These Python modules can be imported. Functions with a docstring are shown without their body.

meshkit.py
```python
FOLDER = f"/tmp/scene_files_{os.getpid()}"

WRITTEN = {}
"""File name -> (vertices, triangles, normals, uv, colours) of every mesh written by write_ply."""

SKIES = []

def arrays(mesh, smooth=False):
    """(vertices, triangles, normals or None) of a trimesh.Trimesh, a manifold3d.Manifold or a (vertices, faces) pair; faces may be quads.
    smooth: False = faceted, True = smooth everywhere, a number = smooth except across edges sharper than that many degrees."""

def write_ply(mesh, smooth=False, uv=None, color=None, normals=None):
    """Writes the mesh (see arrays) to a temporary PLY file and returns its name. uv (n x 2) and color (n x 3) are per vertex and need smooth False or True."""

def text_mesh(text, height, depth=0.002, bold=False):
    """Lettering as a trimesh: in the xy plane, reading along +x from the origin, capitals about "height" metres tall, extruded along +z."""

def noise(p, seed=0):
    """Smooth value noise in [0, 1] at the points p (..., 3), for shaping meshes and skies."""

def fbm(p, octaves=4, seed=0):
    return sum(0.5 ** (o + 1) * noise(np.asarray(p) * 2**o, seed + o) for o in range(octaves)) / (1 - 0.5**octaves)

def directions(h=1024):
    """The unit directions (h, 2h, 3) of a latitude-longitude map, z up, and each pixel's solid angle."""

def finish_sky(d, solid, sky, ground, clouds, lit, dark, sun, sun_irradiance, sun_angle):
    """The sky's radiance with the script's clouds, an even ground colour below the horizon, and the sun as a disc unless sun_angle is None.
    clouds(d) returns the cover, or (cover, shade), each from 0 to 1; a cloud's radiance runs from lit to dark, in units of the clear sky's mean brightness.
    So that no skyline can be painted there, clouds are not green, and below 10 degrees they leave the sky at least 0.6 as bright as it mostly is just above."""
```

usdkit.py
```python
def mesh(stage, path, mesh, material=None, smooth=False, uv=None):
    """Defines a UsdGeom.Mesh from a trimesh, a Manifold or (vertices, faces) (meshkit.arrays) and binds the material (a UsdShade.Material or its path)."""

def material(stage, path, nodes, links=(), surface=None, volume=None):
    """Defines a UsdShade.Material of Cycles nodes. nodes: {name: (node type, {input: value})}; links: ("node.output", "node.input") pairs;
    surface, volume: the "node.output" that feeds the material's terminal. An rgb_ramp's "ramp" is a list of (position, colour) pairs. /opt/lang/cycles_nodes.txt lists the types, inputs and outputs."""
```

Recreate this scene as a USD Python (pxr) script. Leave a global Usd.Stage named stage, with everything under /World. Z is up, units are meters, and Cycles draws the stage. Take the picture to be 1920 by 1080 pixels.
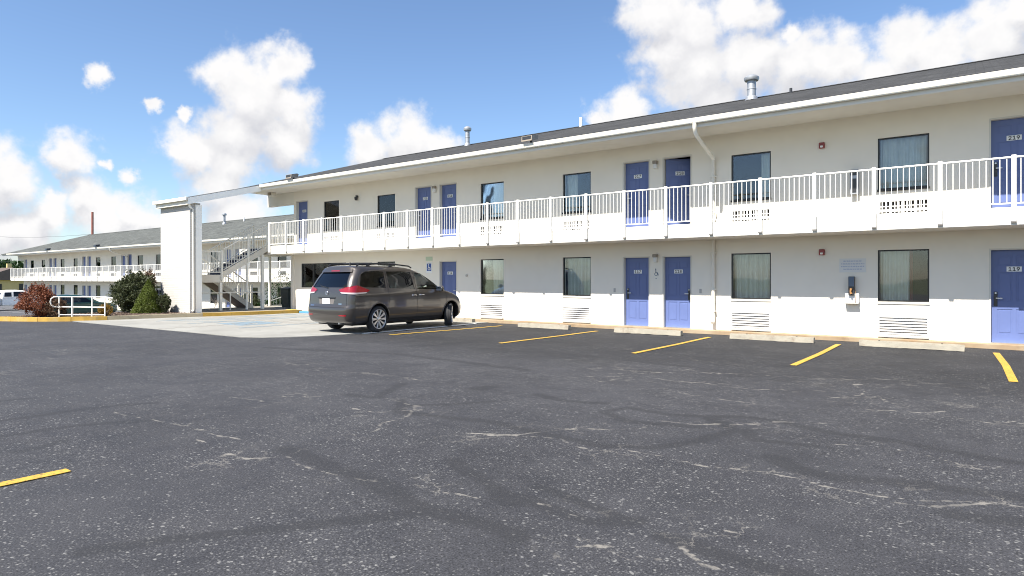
import math, random
import numpy as np, trimesh, usdkit, meshkit, manifold3d
from shapely.geometry import Polygon, LineString, Point, box as sbox
from shapely import affinity
from shapely.ops import unary_union
from scipy.spatial import Delaunay
from pxr import Usd, UsdGeom, UsdLux, UsdShade, Gf, Sdf, Vt

stage = Usd.Stage.CreateInMemory()
UsdGeom.SetStageUpAxis(stage, UsdGeom.Tokens.z)
UsdGeom.SetStageMetersPerUnit(stage, 1.0)
world = UsdGeom.Xform.Define(stage, '/World')
stage.SetDefaultPrim(world.GetPrim())
UsdGeom.Scope.Define(stage, '/World/Looks')
rng = np.random.default_rng(11)
random.seed(11)

# ------------------------------------------------------------------ camera
YAW = math.radians(36.2)
CS, CC = math.sin(YAW), math.cos(YAW)
cam = UsdGeom.Camera.Define(stage, '/World/camera')
cam.AddTransformOp().Set(Gf.Matrix4d(CC, CS, 0, 0, 0, 0, 1, 0, CS, -CC, 0, 0, 0, 0, 1.5, 1))
cam.CreateHorizontalApertureAttr(36.0)
cam.CreateVerticalApertureAttr(20.25)
cam.CreateFocalLengthAttr(36.0 * 1187 / 1920)
cam.CreateVerticalApertureOffsetAttr(-17 / 1920 * 36.0)
cam.CreateClippingRangeAttr(Gf.Vec2f(0.05, 5000))
cam.CreateExposureAttr(1.55)

# ------------------------------------------------------------------ sun and sky
SUN = np.array([-0.13, -1.0, 1.30]); SUN /= np.linalg.norm(SUN)     # towards the sun
SKY_STRENGTH, SUN_INTENSITY = 0.062, 1.0
sun = UsdLux.DistantLight.Define(stage, '/World/sun')
z = SUN; x = np.cross([0, 0, 1.0], z); x /= np.linalg.norm(x); y = np.cross(z, x)
sun.AddTransformOp().Set(Gf.Matrix4d(*x, 0, *y, 0, *z, 0, 0, 0, 0, 1))
sun.CreateIntensityAttr(SUN_INTENSITY); sun.CreateAngleAttr(0.53)
sun.CreateNormalizeAttr(True)
sun.CreateColorAttr(Gf.Vec3f(1.0, 0.955, 0.88))

# cumulus: (direction x, y, z, radius)
CLOUDS = [(-0.838, 0.467, 0.281, 0.033), (-0.793, 0.532, 0.297, 0.037), (-0.822, 0.509, 0.255, 0.067), (-0.799, 0.55, 0.245, 0.046), (-0.846, 0.491, 0.206, 0.056), (-0.877, 0.446, 0.18, 0.043), (-0.856, 0.489, 0.169, 0.045), (-0.887, 0.426, 0.181, 0.021), (-0.815, 0.543, 0.202, 0.048), (-0.868, 0.48, 0.13, 0.041), (-0.903, 0.342, 0.261, 0.018), (-0.888, 0.399, 0.23, 0.015), (-0.872, 0.433, 0.227, 0.014), (-0.931, 0.329, 0.16, 0.03), (-0.92, 0.361, 0.153, 0.013), (-0.913, 0.384, 0.135, 0.012), (-0.957, 0.261, 0.123, 0.034), (-0.934, 0.343, 0.105, 0.028), (-0.947, 0.303, 0.104, 0.015), (-0.951, 0.298, 0.082, 0.026), (-0.93, 0.36, 0.076, 0.033), (-0.915, 0.395, 0.082, 0.029), (-0.962, 0.268, 0.058, 0.037), (-0.701, 0.682, 0.21, 0.053), (-0.738, 0.647, 0.193, 0.04), (-0.665, 0.721, 0.195, 0.039), (-0.427, 0.869, 0.251, 0.043), (-0.465, 0.852, 0.242, 0.02), (-0.363, 0.849, 0.385, 0.056), (-0.324, 0.879, 0.351, 0.069), (-0.352, 0.876, 0.33, 0.055), (-0.261, 0.892, 0.37, 0.046), (-0.323, 0.898, 0.299, 0.068), (-0.254, 0.919, 0.303, 0.061), (-0.195, 0.936, 0.292, 0.055), (-0.149, 0.944, 0.296, 0.044), (-0.083, 0.952, 0.295, 0.041), (-0.04, 0.959, 0.281, 0.045), (0.016, 0.957, 0.288, 0.051), (0.038, 0.947, 0.317, 0.035), (-0.206, 0.919, 0.337, 0.021), (-0.108, 0.961, 0.256, 0.052), (-0.314, 0.917, 0.248, 0.056), (-0.858, 0.507, 0.079, 0.053)]

def sky_material():
    n = {'tc': ('texture_coordinate', {}),
         'sky': ('sky_texture', {'sky_type': 'single_scattering', 'sun_disc': False, 'sun_elevation': math.asin(SUN[2]), 'sun_rotation': math.atan2(SUN[0], SUN[1]), 'altitude': 100.0, 'air_density': 1.0, 'aerosol_density': 0.6, 'ozone_density': 1.4}),
         'bg': ('background_shader', {'strength': SKY_STRENGTH})}
    L = []
    D = 'tc.generated'
    # warped direction so that the outlines are ragged
    n['wn'] = ('noise_texture', {'scale': 14.0, 'detail': 6.0, 'roughness': 0.6})
    n['ws'] = ('vector_math', {'math_type': 'subtract', 'vector2': (0.5, 0.5, 0.5)})
    n['wm'] = ('vector_math', {'math_type': 'scale', 'scale': 0.07})
    n['wa'] = ('vector_math', {'math_type': 'add'})
    L += [(D, 'wn.vector'), ('wn.color', 'ws.vector1'), ('ws.vector', 'wm.vector1'), (D, 'wa.vector1'), ('wm.vector', 'wa.vector2')]
    def field(tag, src):
        prev = None
        for i, (cx, cy, cz, r) in enumerate(CLOUDS):
            a, b, c = f'{tag}d{i}', f'{tag}r{i}', f'{tag}m{i}'
            n[a] = ('vector_math', {'math_type': 'distance', 'vector2': (cx, cy, cz)})
            n[b] = ('math', {'math_type': 'multiply_add', 'value2': -1.0 / r, 'value3': 1.0})
            L.append((src, a + '.vector1')); L.append((a + '.value', b + '.value1'))
            if prev is None:
                prev = b
            else:
                n[c] = ('math', {'math_type': 'smoothmax', 'value3': 0.25})
                L.append((prev + '.value', c + '.value1')); L.append((b + '.value', c + '.value2'))
                prev = c
        return prev + '.value'
    global CLOUDS
    CLOUDS = [(a, b, c, r * (1.35 if c < 0.14 else 0.85 if r < 0.017 else 0.95 if r < 0.021 else 1.14)) for a, b, c, r in CLOUDS]
    f1 = field('a', 'wa.vector')
    n['up'] = ('vector_math', {'math_type': 'add', 'vector2': (-0.012, 0.012, 0.034)})
    L.append(('wa.vector', 'up.vector1'))
    f2 = field('b', 'up.vector')
    # the same kind of cumulus elsewhere round the sky
    n['gn'] = ('noise_texture', {'scale': 3.2, 'detail': 5.0, 'roughness': 0.55})
    n['gr'] = ('map_range', {'from_min': 0.5, 'from_max': 0.68, 'to_min': -0.6, 'to_max': 0.9, 'clamp': True})
    n['gd'] = ('vector_math', {'math_type': 'distance', 'vector2': (-0.58, 0.79, 0.2)})
    n['gm'] = ('map_range', {'from_min': 0.75, 'from_max': 1.0, 'to_min': -2.0, 'to_max': 0.0, 'clamp': True})
    n['ga'] = ('math', {'math_type': 'add'})
    n['fx'] = ('math', {'math_type': 'maximum'})
    L += [(D, 'gn.vector'), ('gn.fac', 'gr.value'), (D, 'gd.vector1'), ('gd.value', 'gm.value'), ('gr.result', 'ga.value1'), ('gm.result', 'ga.value2'), (f1, 'fx.value1'), ('ga.value', 'fx.value2')]
    # fine billows
    n['fn'] = ('noise_texture', {'scale': 30.0, 'detail': 6.0, 'roughness': 0.54})
    n['fa'] = ('math', {'math_type': 'multiply_add', 'value2': 1.25, 'value3': -0.66})
    n['den'] = ('math', {'math_type': 'add'})
    n['cov'] = ('map_range', {'range_type': 'smoothstep', 'from_min': -0.12, 'from_max': 0.52, 'to_min': 0.0, 'to_max': 1.0, 'clamp': True})
    L += [(D, 'fn.vector'), ('fn.fac', 'fa.value1'), ('fx.value', 'den.value1'), ('fa.value', 'den.value2'), ('den.value', 'cov.value')]
    # shade: cloud above means a shaded underside, with billow relief
    n['sh0'] = ('math', {'math_type': 'subtract'})
    n['sh1'] = ('map_range', {'range_type': 'smoothstep', 'from_min': -0.5, 'from_max': 0.45, 'to_min': 0.0, 'to_max': 1.0, 'clamp': True})
    n['bu'] = ('vector_math', {'math_type': 'add', 'vector2': (-0.004, 0.004, 0.012)})
    n['bn'] = ('noise_texture', {'scale': 22.0, 'detail': 5.0, 'roughness': 0.55})
    n['bn2'] = ('noise_texture', {'scale': 22.0, 'detail': 5.0, 'roughness': 0.55})
    n['bd'] = ('math', {'math_type': 'subtract'})
    n['bm'] = ('math', {'math_type': 'multiply_add', 'value2': 0.8, 'value3': 0.0})
    n['sh'] = ('math', {'math_type': 'add', 'use_clamp': True})
    L += [(f2, 'sh0.value1'), (f1, 'sh0.value2'), ('sh0.value', 'sh1.value'), (D, 'bu.vector1'), (D, 'bn.vector'), ('bu.vector', 'bn2.vector'), ('bn2.fac', 'bd.value1'), ('bn.fac', 'bd.value2'), ('bd.value', 'bm.value1'), ('sh1.result', 'sh.value1'), ('bm.value', 'sh.value2')]
    n['cc'] = ('mix', {'mix_type': 'mix', 'color1': (5.5, 5.45, 5.45), 'color2': (3.6, 3.65, 3.95)})
    L.append(('sh.value', 'cc.fac'))
    n['mx'] = ('mix', {'mix_type': 'mix'})
    L += [('cov.result', 'mx.fac'), ('skc.color', 'mx.color1'), ('cc.color', 'mx.color2'), ('mx.color', 'bg.color')]
    n['skc'] = ('mix', {'mix_type': 'multiply', 'fac': 1.0, 'color2': (0.86, 0.95, 1.06)})
    L.append(('sky.color', 'skc.color1'))
    return usdkit.material(stage, '/World/Looks/sky_air', n, L, surface='bg.background')

dome = UsdLux.DomeLight.Define(stage, '/World/sky')
dome.CreateIntensityAttr(1.0)
UsdShade.MaterialBindingAPI.Apply(dome.GetPrim()).Bind(sky_material())
dome.GetPrim().SetCustomDataByKey('kind', 'structure')

# ------------------------------------------------------------------ helpers
NAMES = {}
def numbered(parent, name):
    k = (parent, name); i = NAMES.get(k, 0); NAMES[k] = i + 1
    return name if i == 0 else f'{name}_{i:03d}'

def pth(o):
    return '/World' if o is None else str(o.GetPath())

def thing(name, label, cat, loc=(0, 0, 0), rz=0.0, group=None):
    p = '/World/' + numbered('/World', name)
    x = UsdGeom.Xform.Define(stage, p)
    x.AddTranslateOp().Set(Gf.Vec3d(*map(float, loc)))
    if rz: x.AddRotateZOp().Set(float(rz))
    return tag(x.GetPrim(), label, cat, group)

def tag(o, label=None, cat=None, group=None, kind=None):
    for k, v in (('label', label), ('category', cat), ('group', group), ('kind', kind)):
        if v: o.SetCustomDataByKey(k, v)
    return o

def part(name, mesh, mat, parent=None, label=None, smooth=False, kind=None):
    p = pth(parent) + '/' + numbered(pth(parent), name)
    if isinstance(mesh, MB): mesh = mesh.mesh()
    m = usdkit.mesh(stage, p, mesh, M[mat], smooth=smooth).GetPrim()
    if label: m.SetCustomDataByKey('label', label)
    if kind: m.SetCustomDataByKey('kind', kind)
    return m

def copy_of(src, name, loc, rz=0.0, label=None, group=None):
    was = src.GetCustomData()
    t = thing(name, label or was['label'], was['category'], loc, rz, group or was.get('group'))
    t.GetReferences().AddInternalReference(src.GetPath()); t.SetInstanceable(True)
    return t

class MB:
    def __init__(s): s.v, s.f, s.n = [], [], 0
    def add(s, v, f):
        v = np.asarray(v, float); s.v.append(v); s.f.append(np.asarray(f, int) + s.n); s.n += len(v); return s
    def tm(s, m): return s.add(m.vertices, m.faces)
    def box(s, x0, y0, z0, x1, y1, z1, b=0.0):
        if x1 < x0: x0, x1 = x1, x0
        if y1 < y0: y0, y1 = y1, y0
        if z1 < z0: z0, z1 = z1, z0
        if b > 0:
            pts = []
            for X, sx in ((x0, 1), (x1, -1)):
                for Y, sy in ((y0, 1), (y1, -1)):
                    for Z, sz in ((z0, 1), (z1, -1)):
                        pts += [(X + sx * b, Y + sy * b, Z), (X + sx * b, Y, Z + sz * b), (X, Y + sy * b, Z + sz * b)]
            h = trimesh.convex.convex_hull(np.array(pts)); return s.tm(h)
        v = [(X, Y, Z) for X in (x0, x1) for Y in (y0, y1) for Z in (z0, z1)]
        f = [(0, 1, 3), (0, 3, 2), (4, 6, 7), (4, 7, 5), (0, 4, 5), (0, 5, 1), (2, 3, 7), (2, 7, 6), (0, 2, 6), (0, 6, 4), (1, 5, 7), (1, 7, 3)]
        return s.add(v, f)
    def bar(s, a, b, w, h=None):
        """a rectangular bar from a to b"""
        h = h or w
        a, b = np.array(a, float), np.array(b, float); d = b - a; d /= np.linalg.norm(d)
        u = np.cross(d, [0, 0, 1.0]); 
        if np.linalg.norm(u) < 1e-6: u = np.array([1.0, 0, 0])
        u /= np.linalg.norm(u); w_ = np.cross(u, d)
        v = [p + su * u * w / 2 + sw * w_ * h / 2 for p in (a, b) for su, sw in ((-1, -1), (1, -1), (1, 1), (-1, 1))]
        f = [(0, 2, 1), (0, 3, 2), (4, 5, 6), (4, 6, 7)]
        for k in range(4):
            l = (k + 1) % 4; f += [(k, l, l + 4), (k, l + 4, k + 4)]
        return s.add(v, f)
    def tube(s, pts, r, n=8, caps=True):
        pts = np.array(pts, float); m = len(pts); rr = np.broadcast_to(np.asarray(r, float), (m,))
        tan = np.gradient(pts, axis=0); tan /= np.linalg.norm(tan, axis=1, keepdims=True)
        u = np.cross(tan[0], [0, 0, 1.0])
        if np.linalg.norm(u) < 1e-3: u = np.cross(tan[0], [1.0, 0, 0])
        v = []
        for i in range(m):
            u = u - tan[i] * (u @ tan[i]); u /= np.linalg.norm(u); w = np.cross(tan[i], u)
            for k in range(n):
                a = 2 * math.pi * k / n; v.append(pts[i] + rr[i] * (math.cos(a) * u + math.sin(a) * w))
        f = []
        for i in range(m - 1):
            for k in range(n):
                l = (k + 1) % n; a, b, c, d = i * n + k, i * n + l, (i + 1) * n + l, (i + 1) * n + k
                f += [(a, b, c), (a, c, d)]
        if caps:
            v += [pts[0], pts[-1]]; c0, c1 = m * n, m * n + 1
            for k in range(n):
                l = (k + 1) % n; f += [(c0, l, k), (c1, (m - 1) * n + k, (m - 1) * n + l)]
        return s.add(v, f)
    def cyl(s, c0, c1, r, n=16): return s.tube([c0, c1], r, n)
    def lathe(s, prof, c=(0, 0, 0), n=24, axis='z'):
        """prof: (radius, height) pairs"""
        prof = np.array(prof, float); m = len(prof); v = []
        for r, h in prof:
            for k in range(n):
                a = 2 * math.pi * k / n; p = (r * math.cos(a), r * math.sin(a), h)
                if axis == 'x': p = (p[2], p[0], p[1])
                if axis == 'y': p = (p[1], p[2], p[0])
                v.append(np.add(p, c))
        f = []
        for i in range(m - 1):
            for k in range(n):
                l = (k + 1) % n; a, b, cc, d = i * n + k, i * n + l, (i + 1) * n + l, (i + 1) * n + k
                f += [(a, b, cc), (a, cc, d)]
        return s.add(v, f)
    def prism(s, poly, a0, a1, plane='xz'):
        """a shapely polygon (may have holes) extruded along the third axis from a0 to a1"""
        for g in getattr(poly, 'geoms', [poly]):
            m = trimesh.creation.extrude_polygon(g, a1 - a0, engine='earcut')
            v = np.array(m.vertices); f = np.array(m.faces)
            if plane == 'xz': v = np.stack([v[:, 0], a0 + v[:, 2], v[:, 1]], 1); f = f[:, ::-1]
            elif plane == 'yz': v = np.stack([a0 + v[:, 2], v[:, 0], v[:, 1]], 1)
            else: v = v + [0, 0, a0]
            s.add(v, f)
        return s
    def mesh(s): return trimesh.Trimesh(np.vstack(s.v), np.vstack(s.f), process=False)
    def move(s, d): s.v = [v + np.asarray(d, float) for v in s.v]; return s

def ss(a, b, t): t = np.clip((np.asarray(t, float) - a) / (b - a), 0, 1); return t * t * (3 - 2 * t)

# ------------------------------------------------------------------ materials
M = {}
def mat(name, col, rough=0.6, var=0.10, scale=2.0, metallic=0.0, coat=0.0, bump=0.0, bscale=60.0, spec=0.5, dirt=None, dscale=1.2):
    n = {'tc': ('texture_coordinate', {}), 'n1': ('noise_texture', {'scale': scale, 'detail': 6.0, 'roughness': 0.65}),
         'r': ('rgb_ramp', {'ramp': [(0.3, tuple(c * (1 - var) for c in col)), (0.7, tuple(min(c * (1 + var), 0.95) for c in col))]}),
         'p': ('principled_bsdf', {'roughness': rough, 'metallic': metallic, 'coat_weight': coat, 'coat_roughness': 0.05, 'specular_ior_level': spec})}
    L = [('tc.object', 'n1.vector'), ('n1.fac', 'r.fac')]
    last = 'r.color'
    if dirt:
        n['dn'] = ('noise_texture', {'scale': dscale, 'detail': 8.0, 'roughness': 0.7})
        n['dr'] = ('map_range', {'from_min': 0.52, 'from_max': 0.72, 'clamp': True, 'to_min': 0.0, 'to_max': 0.8})
        n['dm'] = ('mix', {'mix_type': 'mix', 'color2': dirt})
        L += [('tc.object', 'dn.vector'), ('dn.fac', 'dr.value'), ('dr.result', 'dm.fac'), (last, 'dm.color1')]
        last = 'dm.color'
    L.append((last, 'p.base_color'))
    if bump:
        n['bn'] = ('noise_texture', {'scale': bscale, 'detail': 4.0, 'roughness': 0.6})
        n['b'] = ('bump', {'strength': 0.6, 'distance': bump})
        L += [('tc.object', 'bn.vector'), ('bn.fac', 'b.height'), ('b.normal', 'p.normal')]
    M[name] = usdkit.material(stage, '/World/Looks/' + name, n, L, surface='p.BSDF')

mat('wall_white', (0.775, 0.72, 0.62), 0.75, 0.02, 1.3, bump=0.004, bscale=45, dirt=(0.725, 0.67, 0.575), dscale=0.5)
mat('trim_white', (0.72, 0.68, 0.59), 0.5, 0.03, 3.0)
mat('rail_white', (0.68, 0.66, 0.61), 0.42, 0.03, 4.0)
mat('soffit_cream', (0.74, 0.71, 0.63), 0.8, 0.04, 1.0, dirt=(0.66, 0.62, 0.52), dscale=0.7)
mat('slab_white', (0.70, 0.67, 0.60), 0.7, 0.03, 1.0, dirt=(0.66, 0.62, 0.54), dscale=1.5)
mat('deck_grey', (0.24, 0.23, 0.21), 0.85, 0.12, 1.5)
mat('trim_bounce_lit', (0.86, 0.82, 0.73), 0.5, 0.03, 3.0)  # paler copy of the trim white, bounced light on shaded boards put into the colour
mat('rail_cream', (0.84, 0.80, 0.70), 0.5, 0.03, 4.0)
mat('stair_cream', (0.72, 0.665, 0.56), 0.6, 0.05, 2.0, dirt=(0.60, 0.53, 0.43), dscale=2.0)
mat('riser_dark', (0.035, 0.035, 0.06), 0.7)
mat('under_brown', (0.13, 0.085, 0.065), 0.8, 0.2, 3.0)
mat('door_blue', (0.104, 0.140, 0.305), 0.45, 0.05, 2.0)
mat('frame_bronze', (0.022, 0.02, 0.018), 0.4, 0.1)
mat('frame_cream', (0.60, 0.57, 0.50), 0.55, 0.03)
mat('curtain_cloth', (0.66, 0.67, 0.61), 0.9, 0.06, 5.0)
mat('curtain_red', (0.22, 0.03, 0.03), 0.9, 0.06, 5.0)
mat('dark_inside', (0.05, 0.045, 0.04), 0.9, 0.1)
mat('louver_white', (0.70, 0.68, 0.64), 0.5, 0.03)
mat('louver_mid', (0.50, 0.48, 0.45), 0.5, 0.03)
mat('louver_grey', (0.42, 0.40, 0.36), 0.5, 0.05)
mat('black_metal', (0.03, 0.03, 0.032), 0.35, 0.05)
mat('steel', (0.55, 0.56, 0.58), 0.32, 0.08, 6.0, metallic=0.9)
mat('galvanized', (0.36, 0.37, 0.385), 0.5, 0.15, 8.0, metallic=0.6)
mat('foot_grey', (0.16, 0.15, 0.14), 0.6)
mat('red_box', (0.22, 0.03, 0.025), 0.4)
mat('plate_white', (0.75, 0.75, 0.73), 0.4, 0.02)
mat('digit_black', (0.02, 0.02, 0.025), 0.4)
mat('sign_blue', (0.03, 0.075, 0.28), 0.4, 0.03)
mat('sign_ink', (0.33, 0.37, 0.49), 0.5, 0.03)
mat('sign_pale', (0.66, 0.65, 0.62), 0.5, 0.02)
mat('sign_green', (0.45, 0.55, 0.42), 0.5, 0.05)
mat('orange_plastic', (0.34, 0.17, 0.06), 0.4)
mat('blue_grey', (0.075, 0.11, 0.16), 0.4)
mat('lamp_bronze', (0.25, 0.21, 0.16), 0.45)
mat('concrete_stop', (0.27, 0.245, 0.195), 0.85, 0.10, 6.0, bump=0.01, bscale=30, dirt=(0.17, 0.125, 0.09), dscale=4.0)
mat('kerb_concrete', (0.42, 0.355, 0.24), 0.85, 0.10, 3.0, bump=0.006, bscale=40, dirt=(0.25, 0.21, 0.15), dscale=2.0)
mat('kerb_yellow', (0.46, 0.28, 0.05), 0.75, 0.12, 3.0, bump=0.005, bscale=40, dirt=(0.40, 0.31, 0.16), dscale=2.5)
mat('kerb_blue', (0.07, 0.22, 0.38), 0.75, 0.12, 3.0, dirt=(0.16, 0.25, 0.32), dscale=2.5)
mat('bin_green', (0.018, 0.026, 0.022), 0.5)
mat('pole_rust', (0.24, 0.09, 0.07), 0.8, 0.15)
mat('wire_black', (0.03, 0.03, 0.035), 0.6)
mat('mulch', (0.11, 0.075, 0.055), 0.95, 0.4, 9.0, bump=0.03, bscale=24)
mat('lower_asphalt', (0.055, 0.055, 0.06), 0.9, 0.2, 3.0)
mat('far_ground', (0.10, 0.115, 0.05), 0.95, 0.3, 0.4)
mat('house_wall', (0.48, 0.36, 0.16), 0.8, 0.05)
mat('house_roof', (0.09, 0.065, 0.055), 0.9, 0.1)
mat('bark', (0.13, 0.10, 0.075), 0.9, 0.25, 8.0)
mat('twig_grey', (0.24, 0.20, 0.17), 0.9, 0.2, 8.0)
mat('tyre', (0.018, 0.018, 0.019), 0.75, 0.2, 20.0)
mat('alloy', (0.62, 0.62, 0.63), 0.28, 0.03, metallic=0.85)
mat('chrome', (0.8, 0.8, 0.82), 0.12, 0.02, metallic=1.0)
mat('seam_black', (0.006, 0.006, 0.007), 0.6)
mat('lamp_red', (0.22, 0.004, 0.010), 0.15, 0.05, coat=1.0)
mat('lamp_clear', (0.40, 0.34, 0.34), 0.15, 0.05, coat=1.0)
mat('trim_black', (0.015, 0.015, 0.017), 0.4)
mat('seat_grey', (0.11, 0.10, 0.095), 0.85)
mat('paint_grey', (0.058, 0.050, 0.045), 0.34, 0.02, 2.0, metallic=0.55, coat=1.0)
mat('paint_green', (0.012, 0.05, 0.036), 0.35, 0.02, 2.0, metallic=0.3, coat=1.0)
mat('paint_white', (0.68, 0.69, 0.68), 0.4, 0.02, 2.0, coat=0.6)
mat('paint_dark', (0.02, 0.02, 0.024), 0.4, 0.02, 2.0, coat=0.6)

def pane_mat(name, tint, ior, wavy=0.12):
    n = {'t': ('transparent_bsdf', {'color': tint}), 'g': ('glossy_bsdf', {'color': (0.95, 0.97, 1.0), 'roughness': 0.015}), 'f': ('fresnel', {'IOR': ior}), 'm': ('mix_closure', {}),
         'tc': ('texture_coordinate', {}), 'n': ('noise_texture', {'scale': 1.3, 'detail': 1.0}), 'b': ('bump', {'strength': wavy, 'distance': 0.02})}
    M[name] = usdkit.material(stage, '/World/Looks/' + name, n, [('f.fac', 'm.fac'), ('t.BSDF', 'm.closure1'), ('g.BSDF', 'm.closure2'), ('tc.object', 'n.vector'), ('n.fac', 'b.height'), ('b.normal', 'g.normal')], surface='m.closure')
pane_mat('pane_glass', (0.95, 0.97, 0.96), 1.6)
pane_mat('car_tint', (0.10, 0.11, 0.12), 1.55, 0.0)
pane_mat('car_glass', (0.82, 0.97, 0.90), 1.42, 0.0)

def leaf_mat(name, c0, c1):
    n = {'g': ('geometry', {}), 'r': ('rgb_ramp', {'ramp': [(0.0, c0), (1.0, c1)]}), 'p': ('principled_bsdf', {'roughness': 0.55, 'specular_ior_level': 0.3}),
         't': ('translucent_bsdf', {}), 'm': ('mix_closure', {'fac': 0.25})}
    M[name] = usdkit.material(stage, '/World/Looks/' + name, n, [('g.random_per_island', 'r.fac'), ('r.color', 'p.base_color'), ('r.color', 't.color'), ('p.BSDF', 'm.closure1'), ('t.BSDF', 'm.closure2')], surface='m.closure')
leaf_mat('leaf_rust', (0.19, 0.065, 0.032), (0.44, 0.19, 0.095))
leaf_mat('leaf_grey_rust', (0.13, 0.08, 0.05), (0.28, 0.20, 0.14))
leaf_mat('leaf_dark', (0.05, 0.06, 0.024), (0.28, 0.20, 0.14))
leaf_mat('leaf_green', (0.10, 0.13, 0.02), (0.36, 0.36, 0.08))
leaf_mat('leaf_yellow', (0.22, 0.13, 0.02), (0.42, 0.26, 0.03))
leaf_mat('leaf_tree', (0.02, 0.045, 0.012), (0.08, 0.12, 0.03))

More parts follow.
